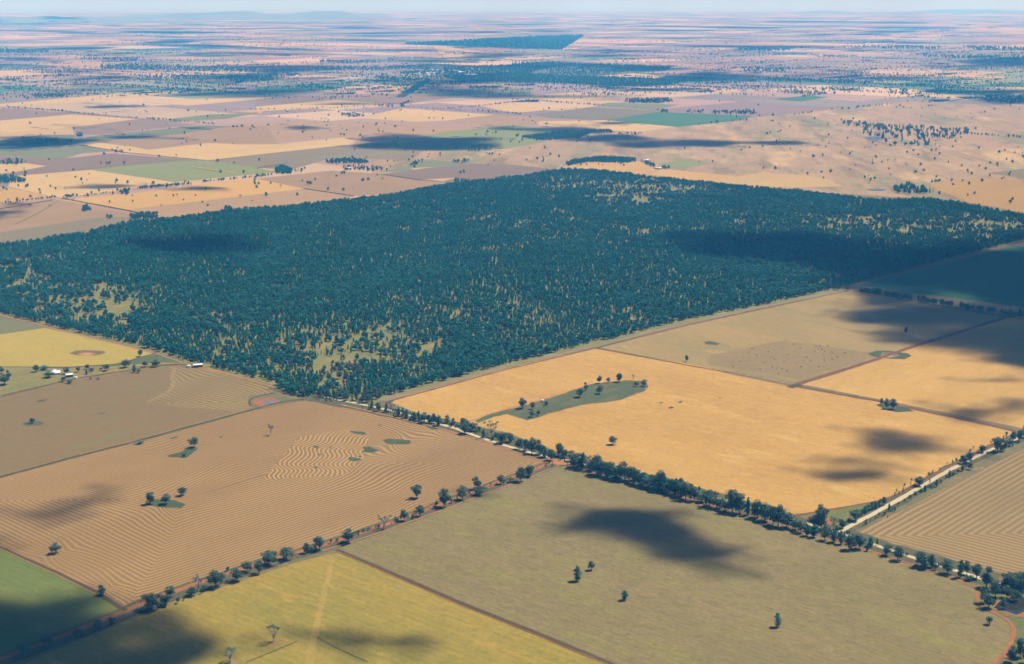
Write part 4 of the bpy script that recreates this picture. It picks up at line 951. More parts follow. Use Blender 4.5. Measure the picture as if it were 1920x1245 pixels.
row('r', [('gum', 15, 388, 80, 66), ('gum', 60, 398, 76, 60), ('gum', 100, 402, 56, 56), ('gum', 140, 424, 80, 74), ('gum', 180, 434, 72, 70), ('gum', 222, 448, 56, 60), ('tall', 262, 455, 100, 66), ('tall', 300, 462, 94, 64), ('pine', 340, 470, 78, 40), ('gum', 395, 486, 84, 66), ('tall', 430, 500, 104, 66), ('gum', 470, 520, 84, 60), ('tall', 500, 530, 104, 66), ('tall', 545, 536, 90, 60),
          ('gum', 590, 548, 60, 56), ('gum', 620, 562, 62, 50), ('oval', 650, 578, 52, 44), ('oval', 690, 586, 56, 44), ('tall', 725, 548, 122, 62), ('gum', 690, 538, 60, 70), ('sparse', 790, 548, 72, 44), ('gum', 838, 538, 42, 34), ('gum', 745, 602, 62, 52), ('oval', 790, 612, 56, 44), ('oval', 828, 622, 58, 46), ('gum', 880, 652, 82, 64), ('gum', 925, 650, 76, 66), ('oval', 985, 636, 46, 44), ('pine', 968, 658, 36, 20)],
    'from the left in the tall row before the road junction', 'tall row on the white road by the junction')
row('r', [('gum', 1070, 682, 62, 58), ('gum', 1125, 706, 76, 58), ('gum', 1245, 742, 90, 76), ('oval', 1270, 754, 56, 44), ('tall', 1302, 744, 74, 40), ('tall', 1326, 758, 52, 26), ('gum', 1390, 778, 74, 66), ('oval', 1455, 798, 82, 36), ('gum', 1490, 782, 78, 44), ('gum', 1540, 802, 80, 56), ('bush', 1500, 812, 28, 50), ('tall', 1592, 852, 96, 50)],
    'from the left on the road right of the junction', 'trees on the white road right of the junction')
row('r', [('gum', 1580, 932, 84, 60), ('gum', 1605, 958, 84, 70), ('gum', 1640, 900, 88, 66), ('gum', 1650, 874, 56, 50), ('tall', 1690, 868, 96, 60), ('gum', 1700, 905, 66, 60), ('tall', 1722, 856, 90, 60), ('gum', 1745, 880, 78, 60), ('tall', 1760, 846, 80, 56), ('gum', 1778, 888, 88, 60), ('gum', 1740, 922, 56, 52), ('tall', 1684, 962, 62, 36), ('gum', 1800, 860, 90, 66)],
    'from the left in the thicket by the corner dam', 'thicket round the corner dam')
row('r', [('gum', 1722, 1242, 78, 62), ('tall', 1772, 1218, 84, 48), ('gum', 1800, 1250, 80, 60)], 'from the left at the frame corner below the dam', 'gums below the corner dam')
row('r', [('gum', 835, 540, 44, 40), ('oval', 808, 556, 24, 20), ('gum', 905, 500, 56, 52), ('bush', 872, 502, 18, 26), ('oval', 935, 474, 32, 22), ('oval', 958, 458, 34, 30), ('oval', 972, 448, 32, 28), ('oval', 990, 442, 34, 26), ('oval', 1010, 434, 36, 28), ('oval', 1030, 424, 32, 24), ('gum', 1052, 416, 38, 32), ('pine', 1082, 446, 38, 20)],
    'up from the junction beside the start of the right road', 'trees starting the right white road')
row('r', [('bush', 965, 498, 12, 14), ('bush', 1030, 466, 10, 14), ('bush', 1130, 416, 15, 18), ('bush', 1165, 398, 16, 18), ('bush', 1192, 382, 20, 26), ('bush', 1225, 362, 16, 34), ('bush', 1250, 348, 18, 30), ('oval', 1270, 342, 26, 20), ('bush', 1300, 322, 18, 40), ('oval', 1332, 320, 32, 20), ('oval', 1296, 300, 20, 10), ('bush', 1355, 296, 14, 26), ('bush', 1382, 276, 22, 20), ('oval', 1400, 268, 30, 20), ('bush', 1420, 262, 16, 20),
          ('bush', 1445, 250, 20, 24), ('oval', 1468, 238, 30, 22), ('gum', 1475, 202, 50, 46), ('gum', 1505, 192, 56, 54), ('gum', 1506, 228, 36, 36), ('gum', 1576, 142, 42, 36), ('bush', 1600, 150, 14, 20), ('gum', 1650, 138, 68, 56), ('gum', 1682, 132, 46, 40), ('gum', 1716, 106, 42, 36), ('gum', 1730, 82, 50, 40), ('gum', 1762, 82, 50, 40), ('gum', 1790, 62, 42, 40), ('bush', 1700, 92, 18, 40)],
    'up from the junction on the upper right road', 'trees further up the right white road')
belt = []
for a, b, n in ((512, 690, 10), (720, 960, 11), (1005, 1170, 8), (1195, 1310, 6), (1368, 1490, 6), (1520, 1570, 3), (1600, 1670, 3), (1715, 1920, 8)):
    for i in range(n):
        x = a + (b - a) * (i + .5) / n; belt.append((('gum', 'tall', 'oval')[hr.randrange(3)], x, 602 + (x - 520) * .149 + hr.uniform(-3, 3), hr.uniform(40, 60), hr.uniform(26, 36)))
row('E', belt, 'from the left in the windbreak below the green crop', 'windbreak below the green crop')
for t, k, x, y, h in (('R', 'gum', 870, 436, 34), ('R', 'gum', 925, 438, 32)):
    place_tree(k, *T(t, x, y), h / 3, None, 'gum at the forest corner beside the red earth, %s' % ('left one' if x < 900 else 'right one'))
# ------------------------------------------------------------------ forest, woods, far rows and scattered trees
def inside(poly, x, y):
    r = np.zeros(x.shape, bool); n = len(poly)
    for i in range(n):
        (x0, y0), (x1, y1) = poly[i], poly[(i + 1) % n]
        c = ((y0 > y) != (y1 > y))
        with np.errstate(divide='ignore', invalid='ignore'):
            r ^= c & (x < (x1 - x0) * (y - y0) / ((y1 - y0) if y1 != y0 else 1e-9) + x0)
    return r
FOREST = [(-500, 480), (0, 464), (67, 455), (167, 438), (247, 419), (310, 415), (433, 398), (533, 391), (640, 379), (740, 368), (853, 346), (973, 334), (1057, 320), (1107, 322), (1180, 330), (1280, 341), (1413, 355), (1480, 360), (1647, 379), (1747, 377), (1827, 390), (1920, 407), (2150, 450),
          (1920, 450), (1750, 494), (1590, 537), (1440, 571), (1280, 602), (1118, 643), (930, 689), (716, 746), (690, 760), (640, 752), (580, 744), (547, 745), (517, 720), (363, 680), (293, 658), (83, 609), (0, 588), (-500, 462)]
# openings in the canopy: (x, y, rx, ry, how open)
OPEN = [(650, 655, 125, 40, .70), (600, 690, 75, 28, .70), (700, 620, 75, 18, .60), (830, 645, 70, 12, .7), (760, 660, 50, 12, .6), (640, 710, 60, 14, .55), (575, 640, 40, 20, .6), (120, 575, 110, 20, .62), (190, 560, 90, 20, .58), (60, 488, 60, 14, .62), (50, 540, 70, 22, .6),
        (240, 585, 80, 18, .6), (110, 595, 60, 8, .4), (20, 560, 40, 20, .5), (310, 545, 50, 14, .35), (430, 605, 70, 14, .5), (370, 655, 40, 8, .7), (420, 655, 30, 6, .6), (1215, 358, 75, 16, .93), (1150, 372, 60, 12, .85), (1290, 358, 90, 7, .85), (1180, 385, 50, 7, .7), (1120, 340, 130, 9, .5),
        (1060, 350, 60, 8, .45), (900, 408, 60, 5, .55), (1040, 425, 110, 10, .55), (1150, 440, 110, 8, .5), (1350, 425, 110, 7, .42), (700, 378, 90, 4, .45), (960, 345, 80, 6, .4), (1250, 405, 80, 5, .45), (1300, 380, 60, 6, .4), (1500, 395, 100, 10, .42), (1600, 418, 140, 16, .6), (1750, 428, 170, 20, .58), (1860, 424, 100, 14, .55), (1500, 500, 60, 14, .5), (1540, 515, 50, 12, .4),
        (900, 585, 140, 10, .42), (1070, 600, 140, 12, .40), (860, 570, 60, 10, .3), (1000, 460, 60, 6, .3), (1130, 600, 60, 8, .45), (770, 492, 8, 6, .95), (795, 476, 5, 5, .9), (710, 533, 5, 5, .9), (300, 461, 40, 4, .3), (520, 550, 40, 5, .3), (560, 400, 120, 6, .2), (480, 670, 60, 10, .45), (250, 640, 60, 6, .25)]
rs = np.random.default_rng(21)
def grid_pts(poly, spacing, jit=.42, bound=None):
    ps = np.array([G(*p) for p in poly]); x0, y0 = ps.min(0); x1, y1 = ps.max(0)
    gx, gy = np.meshgrid(np.arange(x0, x1, spacing), np.arange(y0, y1, spacing), indexing='ij')
    gx = (gx + rs.uniform(-jit, jit, gx.shape) * spacing).ravel(); gy = (gy + rs.uniform(-jit, jit, gy.shape) * spacing).ravel()
    m = inside([tuple(q) for q in ps], gx, gy)
    return gx[m], gy[m]
TX, TY, THT, TK_ = [], [], [], []        # x, y, height m, kind index (0-3 pines, 4-6 gums, 7 low)
def add(x, y, h, k): TX.append(np.asarray(x)); TY.append(np.asarray(y)); THT.append(np.broadcast_to(h, np.shape(x)).copy()); TK_.append(np.broadcast_to(k, np.shape(x)).copy())
fx, fy = grid_pts(FOREST, 7.8)
px_, py_ = PX(fx, fy)
den = np.ones_like(fx)
wx_ = fx + (fbm(fx, fy, 50, 31, 4) - .5) * 240; wy_ = fy + (fbm(fx, fy, 50, 32, 4) - .5) * 480
wpx, wpy = PX(wx_, wy_)
for cx, cy, rx, ry, st in OPEN:
    q = ((wpx - cx) / rx) ** 2 + ((wpy - cy) / ry) ** 2
    den *= 1 - st * np.exp(-q ** 1.5)
den = np.maximum(den, .30)
gapn = fbm(fx, fy, 45, 41, 4)
keep = (rs.random(fx.shape) < den * 1.0) & ~((den < .93) & (gapn > .58 + .42 * (den - .45)) & (rs.random(fx.shape) > .22)) & ~(gapn > .735)
vis = (px_ > -420) & (px_ < 2350)
keep &= vis
fx, fy, px_, py_, den = fx[keep], fy[keep], px_[keep], py_[keep], den[keep]
gumish = fbm(fx, fy, 160, 51, 3)
edge_gum = np.zeros(fx.shape)
P = np.array([G(*p) for p in FOREST])
dist_e = np.full(fx.shape, 1e9)
for i in range(len(P)):
    a, b = P[i], P[(i + 1) % len(P)]; L = ((b - a) ** 2).sum(); t = np.clip(((fx - a[0]) * (b[0] - a[0]) + (fy - a[1]) * (b[1] - a[1])) / L, 0, 1)
    dist_e = np.minimum(dist_e, np.hypot(fx - a[0] - t * (b[0] - a[0]), fy - a[1] - t * (b[1] - a[1])))
pg = .16 + .75 * (gumish > .60) + .45 * (dist_e < 25) + .35 * (den < .6)
isg = rs.random(fx.shape) < pg
kf = np.where(isg, 4 + rs.integers(0, 3, fx.shape), rs.integers(0, 4, fx.shape))
hf = np.where(isg, rs.uniform(8.5, 14.5, fx.shape), rs.uniform(6.5, 13, fx.shape)) * (.8 + .4 * fbm(fx, fy, 70, 71, 3))
FN = (fx, fy, hf, isg, den, px_, py_)

# the nearest forest trees stand as single trees; the rest read as one mass
dn = np.hypot(fx, fy)
meadow = (((px_ - 640) / 150) ** 2 + ((py_ - 665) / 55) ** 2 < 1) & (den < .75) & (py_ > 640)
edge = (py_ > 722) & (px_ > 500) & (px_ < 820) & ~meadow
mi_ = np.nonzero(meadow)[0]; mi_ = mi_[np.argsort(dn[mi_])][:60]
ei_ = np.nonzero(edge)[0]; ei_ = ei_[np.argsort(dn[ei_])][:60]
for idx_, where, grp in ((mi_, 'from the left in the forest meadow', 'pines in the forest meadow'), (ei_, "from the left at the forest's near corner", "trees at the forest's near corner")):
    idx_ = idx_[np.argsort(px_[idx_])]; cnt = {}
    for i in idx_:
        k = 'gum' if isg[i] else ('pine', 'oval')[int(kf[i]) % 2]
        n_ = cnt.get(k, 0); cnt[k] = n_ + 1
        place_tree(k, px_[i], py_[i], 0, None, '%s %s %s' % (ordn(n_), LOOK[k], where), grp, world_pt=(float(fx[i]), float(fy[i])), hm=float(hf[i]))
rest = np.ones(fx.shape, bool); rest[mi_] = False; rest[ei_] = False
add(fx[rest], fy[rest], hf[rest], kf[rest])
N_FOREST = int(rest.sum())
# woods: (tile, outline, spacing, height, keep)
for t, pts, spc, h, kp in (
    ('C', [(400, 828), (450, 812), (560, 796), (680, 782), (800, 788), (920, 798), (935, 812), (860, 826), (700, 822), (600, 818), (500, 832), (420, 850)], 9, 12, .95),
    ('C', [(420, 850), (600, 835), (880, 830), (900, 850), (700, 846), (560, 852)], 22, 10, .3),
    ('C', [(960, 805), (1010, 812), (1080, 845), (1060, 858), (1000, 835)], 11, 10, .8),
    ('C', [(1120, 858), (1190, 850), (1190, 872), (1130, 870)], 14, 12, .7),
    ('C', [(80, 630), (200, 612), (360, 596), (430, 590), (560, 580), (720, 580), (770, 598), (600, 603), (500, 640), (340, 652), (240, 655), (130, 645)], 11, 12, .9),
    ('C', [(860, 600), (980, 598), (990, 612), (880, 620)], 18, 12, .6), ('C', [(800, 605), (840, 605), (840, 617), (800, 617)], 15, 11, .8),
    ('C', [(770, 350), (860, 362), (860, 345), (1190, 340), (1210, 365), (1100, 378), (900, 375)], 17, 13, .85),
    ('C', [(1110, 430), (1165, 428), (1170, 448), (1110, 448)], 15, 12, .8),
    ('C', [(1310, 430), (1460, 440), (1450, 455), (1310, 448)], 28, 14, .6), ('C', [(1490, 440), (1820, 435), (1820, 465), (1500, 456)], 24, 15, .7),
    ('B', [(525, 808), (700, 795), (830, 810), (835, 830), (520, 830)], 12, 13, .9), ('B', [(640, 850), (720, 850), (950, 862), (940, 895), (760, 880), (670, 882)], 15, 12, .55),
    ('B', [(1460, 815), (1590, 800), (1600, 822), (1480, 828)], 15, 12, .7), ('B', [(1160, 815), (1250, 808), (1250, 830), (1160, 848)], 15, 11, .65), ('B', [(1480, 950), (1600, 955), (1600, 972), (1480, 968)], 10, 10, .9),
    ('B', [(640, 455), (760, 452), (820, 475), (700, 482), (640, 472)], 18, 12, .75), ('B', [(870, 385), (1040, 392), (1030, 408), (880, 400)], 26, 12, .6),
    ('B', [(1590, 250), (1810, 252), (1815, 268), (1600, 272)], 24, 13, .95), ('B', [(150, 870), (200, 850), (270, 880), (270, 905), (150, 905)], 10, 14, .9), ('B', [(285, 880), (360, 880), (360, 897), (285, 897)], 14, 11, .7),
    ('A', [(0, 925), (90, 925), (200, 955), (190, 970), (60, 975), (-300, 985), (-300, 925)], 11, 12, .95), ('A', [(0, 1000), (70, 1015), (60, 1035), (-200, 1030), (-200, 990)], 22, 11, .6),
    ('A', [(180, 665), (420, 645), (460, 670), (400, 690), (200, 690)], 18, 13, .75), ('A', [(0, 810), (150, 800), (205, 825), (120, 838), (-200, 838), (-200, 808)], 17, 12, .75),
    ('A', [(725, 825), (960, 825), (965, 840), (740, 845)], 24, 12, .5), ('A', [(210, 310), (500, 312), (510, 330), (280, 340)], 26, 14, .85), ('A', [(840, 728), (920, 740), (925, 748), (845, 750)], 14, 12, .8),
    ('A', [(575, 605), (615, 605), (615, 628), (580, 628)], 14, 12, .9), ('A', [(480, 655), (545, 655), (520, 700), (505, 700)], 18, 11, .6), ('A', [(620, 1160), (660, 1150), (690, 1185), (610, 1190)], 9, 10, .9), ('A', [(800, 1225), (840, 1225), (840, 1245), (800, 1245)], 9, 9, .9),
    ('A', [(1685, 1155), (1735, 1155), (1735, 1178), (1690, 1178)], 8, 9, .9), ('A', [(975, 1225), (1060, 1205), (1180, 1205), (1190, 1244), (1000, 1250)], 9, 11, .95), ('A', [(905, 1035), (965, 1030), (965, 1060), (910, 1062)], 10, 11, .9),
    ('D', [(540, 500), (600, 515), (780, 535), (1500, 580), (1500, 600), (1380, 650), (1250, 640), (1200, 600), (700, 560), (560, 540)], 25, 15, .55), ('D', [(700, 560), (1250, 600), (1200, 700), (860, 690), (720, 640)], 44, 15, .5),
    ('D', [(945, 1018), (1040, 985), (1100, 1000), (1220, 1030), (1215, 1055), (1100, 1060), (960, 1050)], 15, 16, .7), ('D', [(1500, 335), (1640, 325), (2200, 340), (2200, 385), (1700, 380)], 28, 14, .7),
    ('D', [(900, 280), (1050, 275), (1060, 320), (900, 310)], 30, 14, .5), ('D', [(90, 285), (400, 290), (460, 315), (300, 315), (100, 300)], 30, 13, .7), ('D', [(0, 190), (640, 205), (640, 225), (0, 215)], 32, 14, .7),
    ('C', [(0, 80), (240, 70), (400, 75), (900, 95), (1200, 105), (1150, 132), (950, 128), (600, 112), (300, 100), (200, 130), (100, 160), (0, 160)], 30, 15, .9),
    ('C', [(-520, 175), (0, 150), (300, 170), (1000, 190), (1320, 215), (1150, 245), (760, 252), (300, 225), (0, 220), (-400, 215)], 25, 15, .97), ('C', [(200, 100), (560, 115), (860, 150), (560, 175), (300, 165)], 45, 13, .5),
    ('B', [(900, 175), (1300, 195), (1200, 210), (1100, 205), (900, 195)], 30, 14, .9), ('B', [(1285, 197), (1310, 203), (1170, 298), (1095, 300)], 26, 14, .97), ('B', [(1400, 105), (1920, 90), (1920, 165), (1600, 175), (1400, 160)], 34, 13, .8),
    ('B', [(1100, 140), (1500, 120), (1550, 180), (1250, 190), (1120, 180)], 44, 12, .6), ('B', [(300, 245), (700, 265), (600, 275), (300, 262)], 30, 13, .8), ('B', [(-250, 175), (300, 155), (400, 172), (100, 182), (-300, 195)], 32, 13, .75), ('B', [(400, 105), (1300, 100), (1300, 125), (700, 135), (400, 130)], 42, 13, .7),
    ('B', [(480, 55), (900, 62), (700, 80), (480, 72)], 45, 13, .7), ('A', [(750, 95), (1100, 90), (1920, 120), (1920, 145), (1300, 135), (760, 120)], 36, 14, .8), ('A', [(560, 40), (1100, 35), (1000, 55), (600, 52)], 50, 13, .7), ('U', [(0, 282), (260, 280), (280, 298), (0, 302)], 50, 14, .8),
    ('A', [(1030, 165), (1500, 170), (1500, 195), (1060, 190)], 36, 13, .55), ('A', [(1700, 185), (1920, 180), (2100, 195), (1920, 225), (1720, 215)], 34, 13, .8),
    ('V', [(1370, 200), (1240, 280), (960, 272), (700, 262), (350, 250), (800, 225), (1080, 208)], 62, 16, .96), ('W', [(900, 262), (1500, 265), (1400, 280), (1000, 275)], 60, 14, .6), ('W', [(1560, 262), (2100, 275), (2100, 290), (1650, 285)], 55, 14, .8), ('W', [(300, 270), (700, 272), (560, 290), (320, 288)], 55, 14, .7),
    ('W', [(1340, 310), (2100, 325), (2100, 350), (1700, 335), (1340, 322)], 45, 14, .6), ('W', [(340, 380), (700, 385), (560, 405), (350, 408)], 40, 13, .7)):
    x, y = grid_pts(TP(t, pts), spc); m = rs.random(x.shape) < kp
    x, y = x[m], y[m]; add(x, y, rs.uniform(.75, 1.1, x.shape) * h * (1 if spc < 20 else 1 + (spc - 20) / 40), np.where(rs.random(x.shape) < .5, rs.integers(0, 4, x.shape), rs.integers(4, 7, x.shape)))
# rows along roads and creeks: (tile, line, spacing, height, keep, scatter)
for t, pts, spc, h, kp, sc in (
    ('A', [(-100, 1140), (0, 1130), (100, 1120), (250, 1100), (430, 1085)], 8, 9, .9, 4), ('A', [(440, 1085), (640, 1070), (800, 1050), (1030, 1022)], 8, 6, .8, 3), ('A', [(500, 1078), (600, 1068)], 9, 10, .8, 4), ('A', [(820, 1040), (1000, 1025)], 12, 10, .7, 5), ('A', [(1030, 1020), (1160, 1008), (1460, 985)], 6, 12, .95, 5), ('A', [(1510, 970), (1920, 930), (2060, 915)], 9, 10, .8, 4),
    ('A', [(60, 410), (400, 430), (600, 455), (820, 468)], 18, 12, .75, 6), ('A', [(970, 482), (1050, 492)], 15, 10, .8, 8), ('A', [(1090, 492), (1300, 508), (1640, 538)], 18, 12, .75, 6), ('A', [(0, 190), (300, 170), (740, 152), (1100, 168)], 16, 13, .9, 12), ('A', [(780, 450), (1030, 428)], 12, 6, .9, 3), ('A', [(1100, 445), (1080, 430)], 20, 8, .5, 5),
    ('A', [(240, 310), (640, 290), (860, 275)], 30, 12, .5, 25), ('A', [(1740, 560), (1850, 550)], 24, 14, .8, 10), ('A', [(1280, 568), (1340, 568)], 20, 9, .8, 3),
    ('B', [(0, 925), (140, 910)], 8, 10, .95, 5), ('B', [(0, 425), (300, 418), (620, 410), (860, 392)], 22, 10, .6, 5), ('B', [(840, 825), (1100, 808)], 18, 7, .6, 4), ('B', [(1090, 405), (1095, 385), (1160, 362)], 16, 13, .95, 8), ('B', [(1095, 405), (1400, 422), (1800, 452)], 16, 8, .8, 3), ('B', [(1440, 418), (1700, 395), (1920, 372), (2080, 350)], 16, 11, .85, 6),
    ('C', [(0, 352), (160, 355), (400, 378), (700, 395)], 20, 13, .8, 5), ('B', [(1620, 430), (1920, 455), (2040, 465)], 18, 12, .7, 14), ('B', [(1600, 738), (1780, 718)], 16, 12, .8, 6), ('B', [(1300, 492), (1460, 498)], 30, 14, .8, 3), ('B', [(640, 290), (1180, 295)], 26, 12, .6, 10), ('B', [(1180, 300), (1450, 312)], 30, 12, .5, 12),
    ('C', [(1300, 212), (1500, 232), (1700, 245), (1960, 258), (2200, 268)], 20, 13, .9, 10), ('C', [(1300, 205), (1600, 225), (1920, 245)], 40, 13, .6, 30), ('C', [(580, 270), (800, 265)], 20, 12, .8, 12), ('C', [(1400, 535), (1600, 518), (1700, 508), (1830, 508)], 45, 14, .6, 6), ('C', [(1100, 105), (1500, 100), (1920, 78)], 26, 13, .85, 12), ('C', [(1100, 40), (1500, 55), (1920, 50)], 34, 13, .7, 10),
    ('D', [(0, 255), (300, 262), (700, 285), (900, 300)], 20, 14, .85, 18), ('D', [(690, 218), (900, 240), (1200, 240), (1500, 235), (1800, 190), (1920, 185)], 26, 14, .75, 14), ('D', [(490, 425), (600, 420), (740, 400), (980, 385)], 30, 14, .7, 8), ('D', [(980, 410), (1250, 420)], 32, 14, .6, 14), ('D', [(1400, 600), (1600, 615), (1920, 638), (2100, 650)], 16, 13, .8, 8), ('D', [(1500, 590), (1300, 578)], 16, 13, .8, 8),
    ('D', [(200, 488), (420, 500)], 40, 13, .5, 8), ('D', [(0, 475), (200, 462), (360, 445)], 40, 13, .6, 10), ('D', [(1000, 300), (1300, 350), (1200, 380)], 30, 14, .5, 40), ('D', [(0, 75), (200, 60), (600, 35), (1200, 52), (1920, 65)], 28, 13, .85, 12), ('D', [(150, 90), (600, 95), (900, 120)], 30, 12, .6, 16), ('D', [(0, 125), (260, 125), (500, 100)], 26, 14, .8, 20)):
    pp = [np.array(G(*q)) for q in TP(t, pts)]
    xs_, ys_ = [], []
    for a, b in zip(pp, pp[1:]):
        L = np.hypot(*(b - a)); n = max(2, int(L / spc)); q = (np.arange(n) + rs.uniform(-.3, .3, n)) / n; m = rs.random(n) < kp
        nn = np.array([-(b - a)[1], (b - a)[0]]) / L; o_ = rs.normal(0, sc / 2, n)
        xs_.append((a[0] + (b - a)[0] * q + nn[0] * o_)[m]); ys_.append((a[1] + (b - a)[1] * q + nn[1] * o_)[m])
    x = np.concatenate(xs_); y = np.concatenate(ys_); add(x, y, rs.uniform(.7, 1.15, x.shape) * h, np.where(rs.random(x.shape) < .3, rs.integers(0, 4, x.shape), rs.integers(4, 7, x.shape)))
# scattered paddock trees over the middle distance, thicker where the photograph has them
n = 9000
py0 = 60 + 330 * rs.random(n) ** 1.6; px0 = rs.uniform(-150, 2070, n)
gx_, gy_ = zip(*[G(a, b) for a, b in zip(px0, py0)]); gx_, gy_ = np.array(gx_), np.array(gy_)
lim = np.interp(px0, [-150, 0, 433, 640, 853, 1057, 1280, 1480, 1747, 1920, 2070], [450, 440, 385, 365, 330, 300, 325, 345, 365, 385, 400])
dd = fbm(gx_, gy_, 900, 61, 3)
cl = ((py0 > 190) & (px0 > 1280) & (dd > .55)) | ((px0 > 560) & (px0 < 760) & (py0 > 195) & (py0 < 265)) | (dd > .6)
m = (py0 < lim) & (rs.random(n) < np.where(cl, .36, .09) * np.clip((py0 - 40) / 140, .35, 1))
gx_, gy_ = gx_[m], gy_[m]; add(gx_, gy_, rs.uniform(7, 14, gx_.shape), rs.integers(4, 8, gx_.shape))
# tree lines and copses along the parcel grid further out
xs_, ys_ = [], []
for _ in range(900):
    y = 34 + 150 * rs.random() ** 1.5; x = rs.uniform(-80, 2000); X, Y = G(x, y)
    if rs.random() < .62:
        d = DA if rs.random() < .6 else DB; L = rs.uniform(300, 1800); c = 250.
        u, v = round((X * DA.x + Y * DA.y) / c) * c, round((X * DB.x + Y * DB.y) / c) * c
        if rs.random() < .7: X, Y = DA.x * u + DB.x * (X * DB.x + Y * DB.y), DA.y * u + DB.y * (X * DB.x + Y * DB.y); d = DB
        k = max(3, int(L / rs.uniform(18, 45))); q = rs.uniform(0, L, k)
        xs_.append(X + d.x * q + rs.normal(0, 6, k)); ys_.append(Y + d.y * q + rs.normal(0, 6, k))
    else:
        k = int(rs.uniform(15, 90)); a, b = rs.uniform(80, 500), rs.uniform(60, 260)
        q, r_ = rs.normal(0, .5, k), rs.normal(0, .5, k)
        xs_.append(X + DA.x * a * q + DB.x * b * r_); ys_.append(Y + DA.y * a * q + DB.y * b * r_)
x = np.concatenate(xs_); y = np.concatenate(ys_); add(x, y, rs.uniform(9, 15, x.shape), rs.integers(0, 7, x.shape))

# the models the masses are made of (a library outside the scene)
lib = bpy.data.collections.new('tree_models')
specs = [('pine', .30), ('oval', .26), ('pine', .24), ('oval', .28), ('gum', .24), ('tall', .28), ('gum', .22), ('sparse', .22)]
for i, (k, lod) in enumerate(specs):
    (tv, tf), (a_, b_, c_) = tree_geo(k, 50 + i, lod)
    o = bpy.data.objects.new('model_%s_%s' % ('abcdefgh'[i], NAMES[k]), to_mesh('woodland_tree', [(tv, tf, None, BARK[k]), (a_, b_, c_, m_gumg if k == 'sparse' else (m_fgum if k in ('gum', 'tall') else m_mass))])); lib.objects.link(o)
def mass(name, X, Y, Hh, K, z):
    me = bpy.data.meshes.new(name); n = len(X)
    co = np.stack([X, Y, np.full(n, z)], 1).astype(np.float32); me.vertices.add(n); me.vertices.foreach_set('co', co.ravel())
    wv = rs.uniform(.85, 1.25, n)
    sc = np.stack([Hh / 10 * wv, Hh / 10 * wv, Hh / 10], 1).astype(np.float32)
    me.attributes.new('size', 'FLOAT_VECTOR', 'POINT').data.foreach_set('vector', sc.ravel())
    rot = np.zeros((n, 3), np.float32); rot[:, 2] = rs.uniform(0, 6.283, n)
    me.attributes.new('turn', 'FLOAT_VECTOR', 'POINT').data.foreach_set('vector', rot.ravel())
    me.attributes.new('model', 'INT', 'POINT').data.foreach_set('value', K.astype(np.int32))
    o = bpy.data.objects.new(name, me); COL.objects.link(o)
    ng = bpy.data.node_groups.new(name, 'GeometryNodeTree'); ng.interface.new_socket('Geometry', in_out='INPUT', socket_type='NodeSocketGeometry'); ng.interface.new_socket('Geometry', in_out='OUTPUT', socket_type='NodeSocketGeometry')
    N = ng.nodes.new; gi, go = N('NodeGroupInput'), N('NodeGroupOutput'); ci = N('GeometryNodeCollectionInfo'); ci.inputs[0].default_value = lib; ci.inputs[1].default_value = True; ci.inputs[2].default_value = True
    ip = N('GeometryNodeInstanceOnPoints'); mp_ = N('GeometryNodeMeshToPoints')
    def na(nm, ty):
        q = N('GeometryNodeInputNamedAttribute'); q.data_type = ty; q.inputs['Name'].default_value = nm; return q.outputs['Attribute']
    ln = ng.links.new
    ln(gi.outputs[0], ip.inputs['Points']); ln(ci.outputs[0], ip.inputs['Instance']); ip.inputs['Pick Instance'].default_value = True
    ln(na('model', 'INT'), ip.inputs['Instance Index']); ln(na('size', 'FLOAT_VECTOR'), ip.inputs['Scale'])
    er = N('FunctionNodeEulerToRotation'); ln(na('turn', 'FLOAT_VECTOR'), er.inputs[0]); ln(er.outputs[0], ip.inputs['Rotation'])
    ln(ip.outputs[0], go.inputs[0])
    md = o.modifiers.new('growth', 'NODES'); md.node_group = ng; o['kind'] = 'stuff'
    return o
AX, AY, AH, AK = (np.concatenate(v).astype(float) for v in (TX, TY, THT, TK_))
ok = np.isfinite(AX) & (np.hypot(AX, AY) < 54000)
fm = np.arange(len(AX)) < N_FOREST
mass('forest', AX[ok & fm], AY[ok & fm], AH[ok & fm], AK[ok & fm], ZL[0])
ux, uy = [], []
for line, wd, spc in ((RB0[5:9], 12, 3.2), (RB0[8:13], 9, 4.), ([(1068, 872), (1262, 918), (1400, 956), (1500, 986), (1580, 1008), (1650, 1030)], 11, 1.6), ([(1650, 1030), (1760, 1066), (1850, 1092), (1960, 1125)], 10, 7.), (RA[2:12], 7, 14.), (RR, 8, 9.)):
    pp = [np.array(G(*q)) for q in line]
    for a, b in zip(pp, pp[1:]):
        L = np.hypot(*(b - a)); k = int(L / spc * 2); q = rs.random(k); o_ = rs.normal(0, wd / 2, k); nn = np.array([-(b - a)[1], (b - a)[0]]) / L; side = -1 if line is RA else 1
        off = {id(RR): 9.}.get(id(line), 0.) * np.sign(o_ + 1e-6)
        gate = fbm(a[0] + (b - a)[0] * q, a[1] + (b - a)[1] * q, 25, 88, 2) > .38
        ux.append((a[0] + (b - a)[0] * q + nn[0] * (o_ + off))[gate]); uy.append((a[1] + (b - a)[1] * q + nn[1] * (o_ + off))[gate])
ux, uy = np.concatenate(ux), np.concatenate(uy)
mass('undergrowth', ux, uy, rs.uniform(2.0, 6.0, ux.shape), rs.integers(0, 8, ux.shape), ZL[0])
mass('woods', AX[ok & ~fm], AY[ok & ~fm], AH[ok & ~fm], AK[ok & ~fm], .3)
print('trees', N_FOREST, (ok & ~fm).sum())
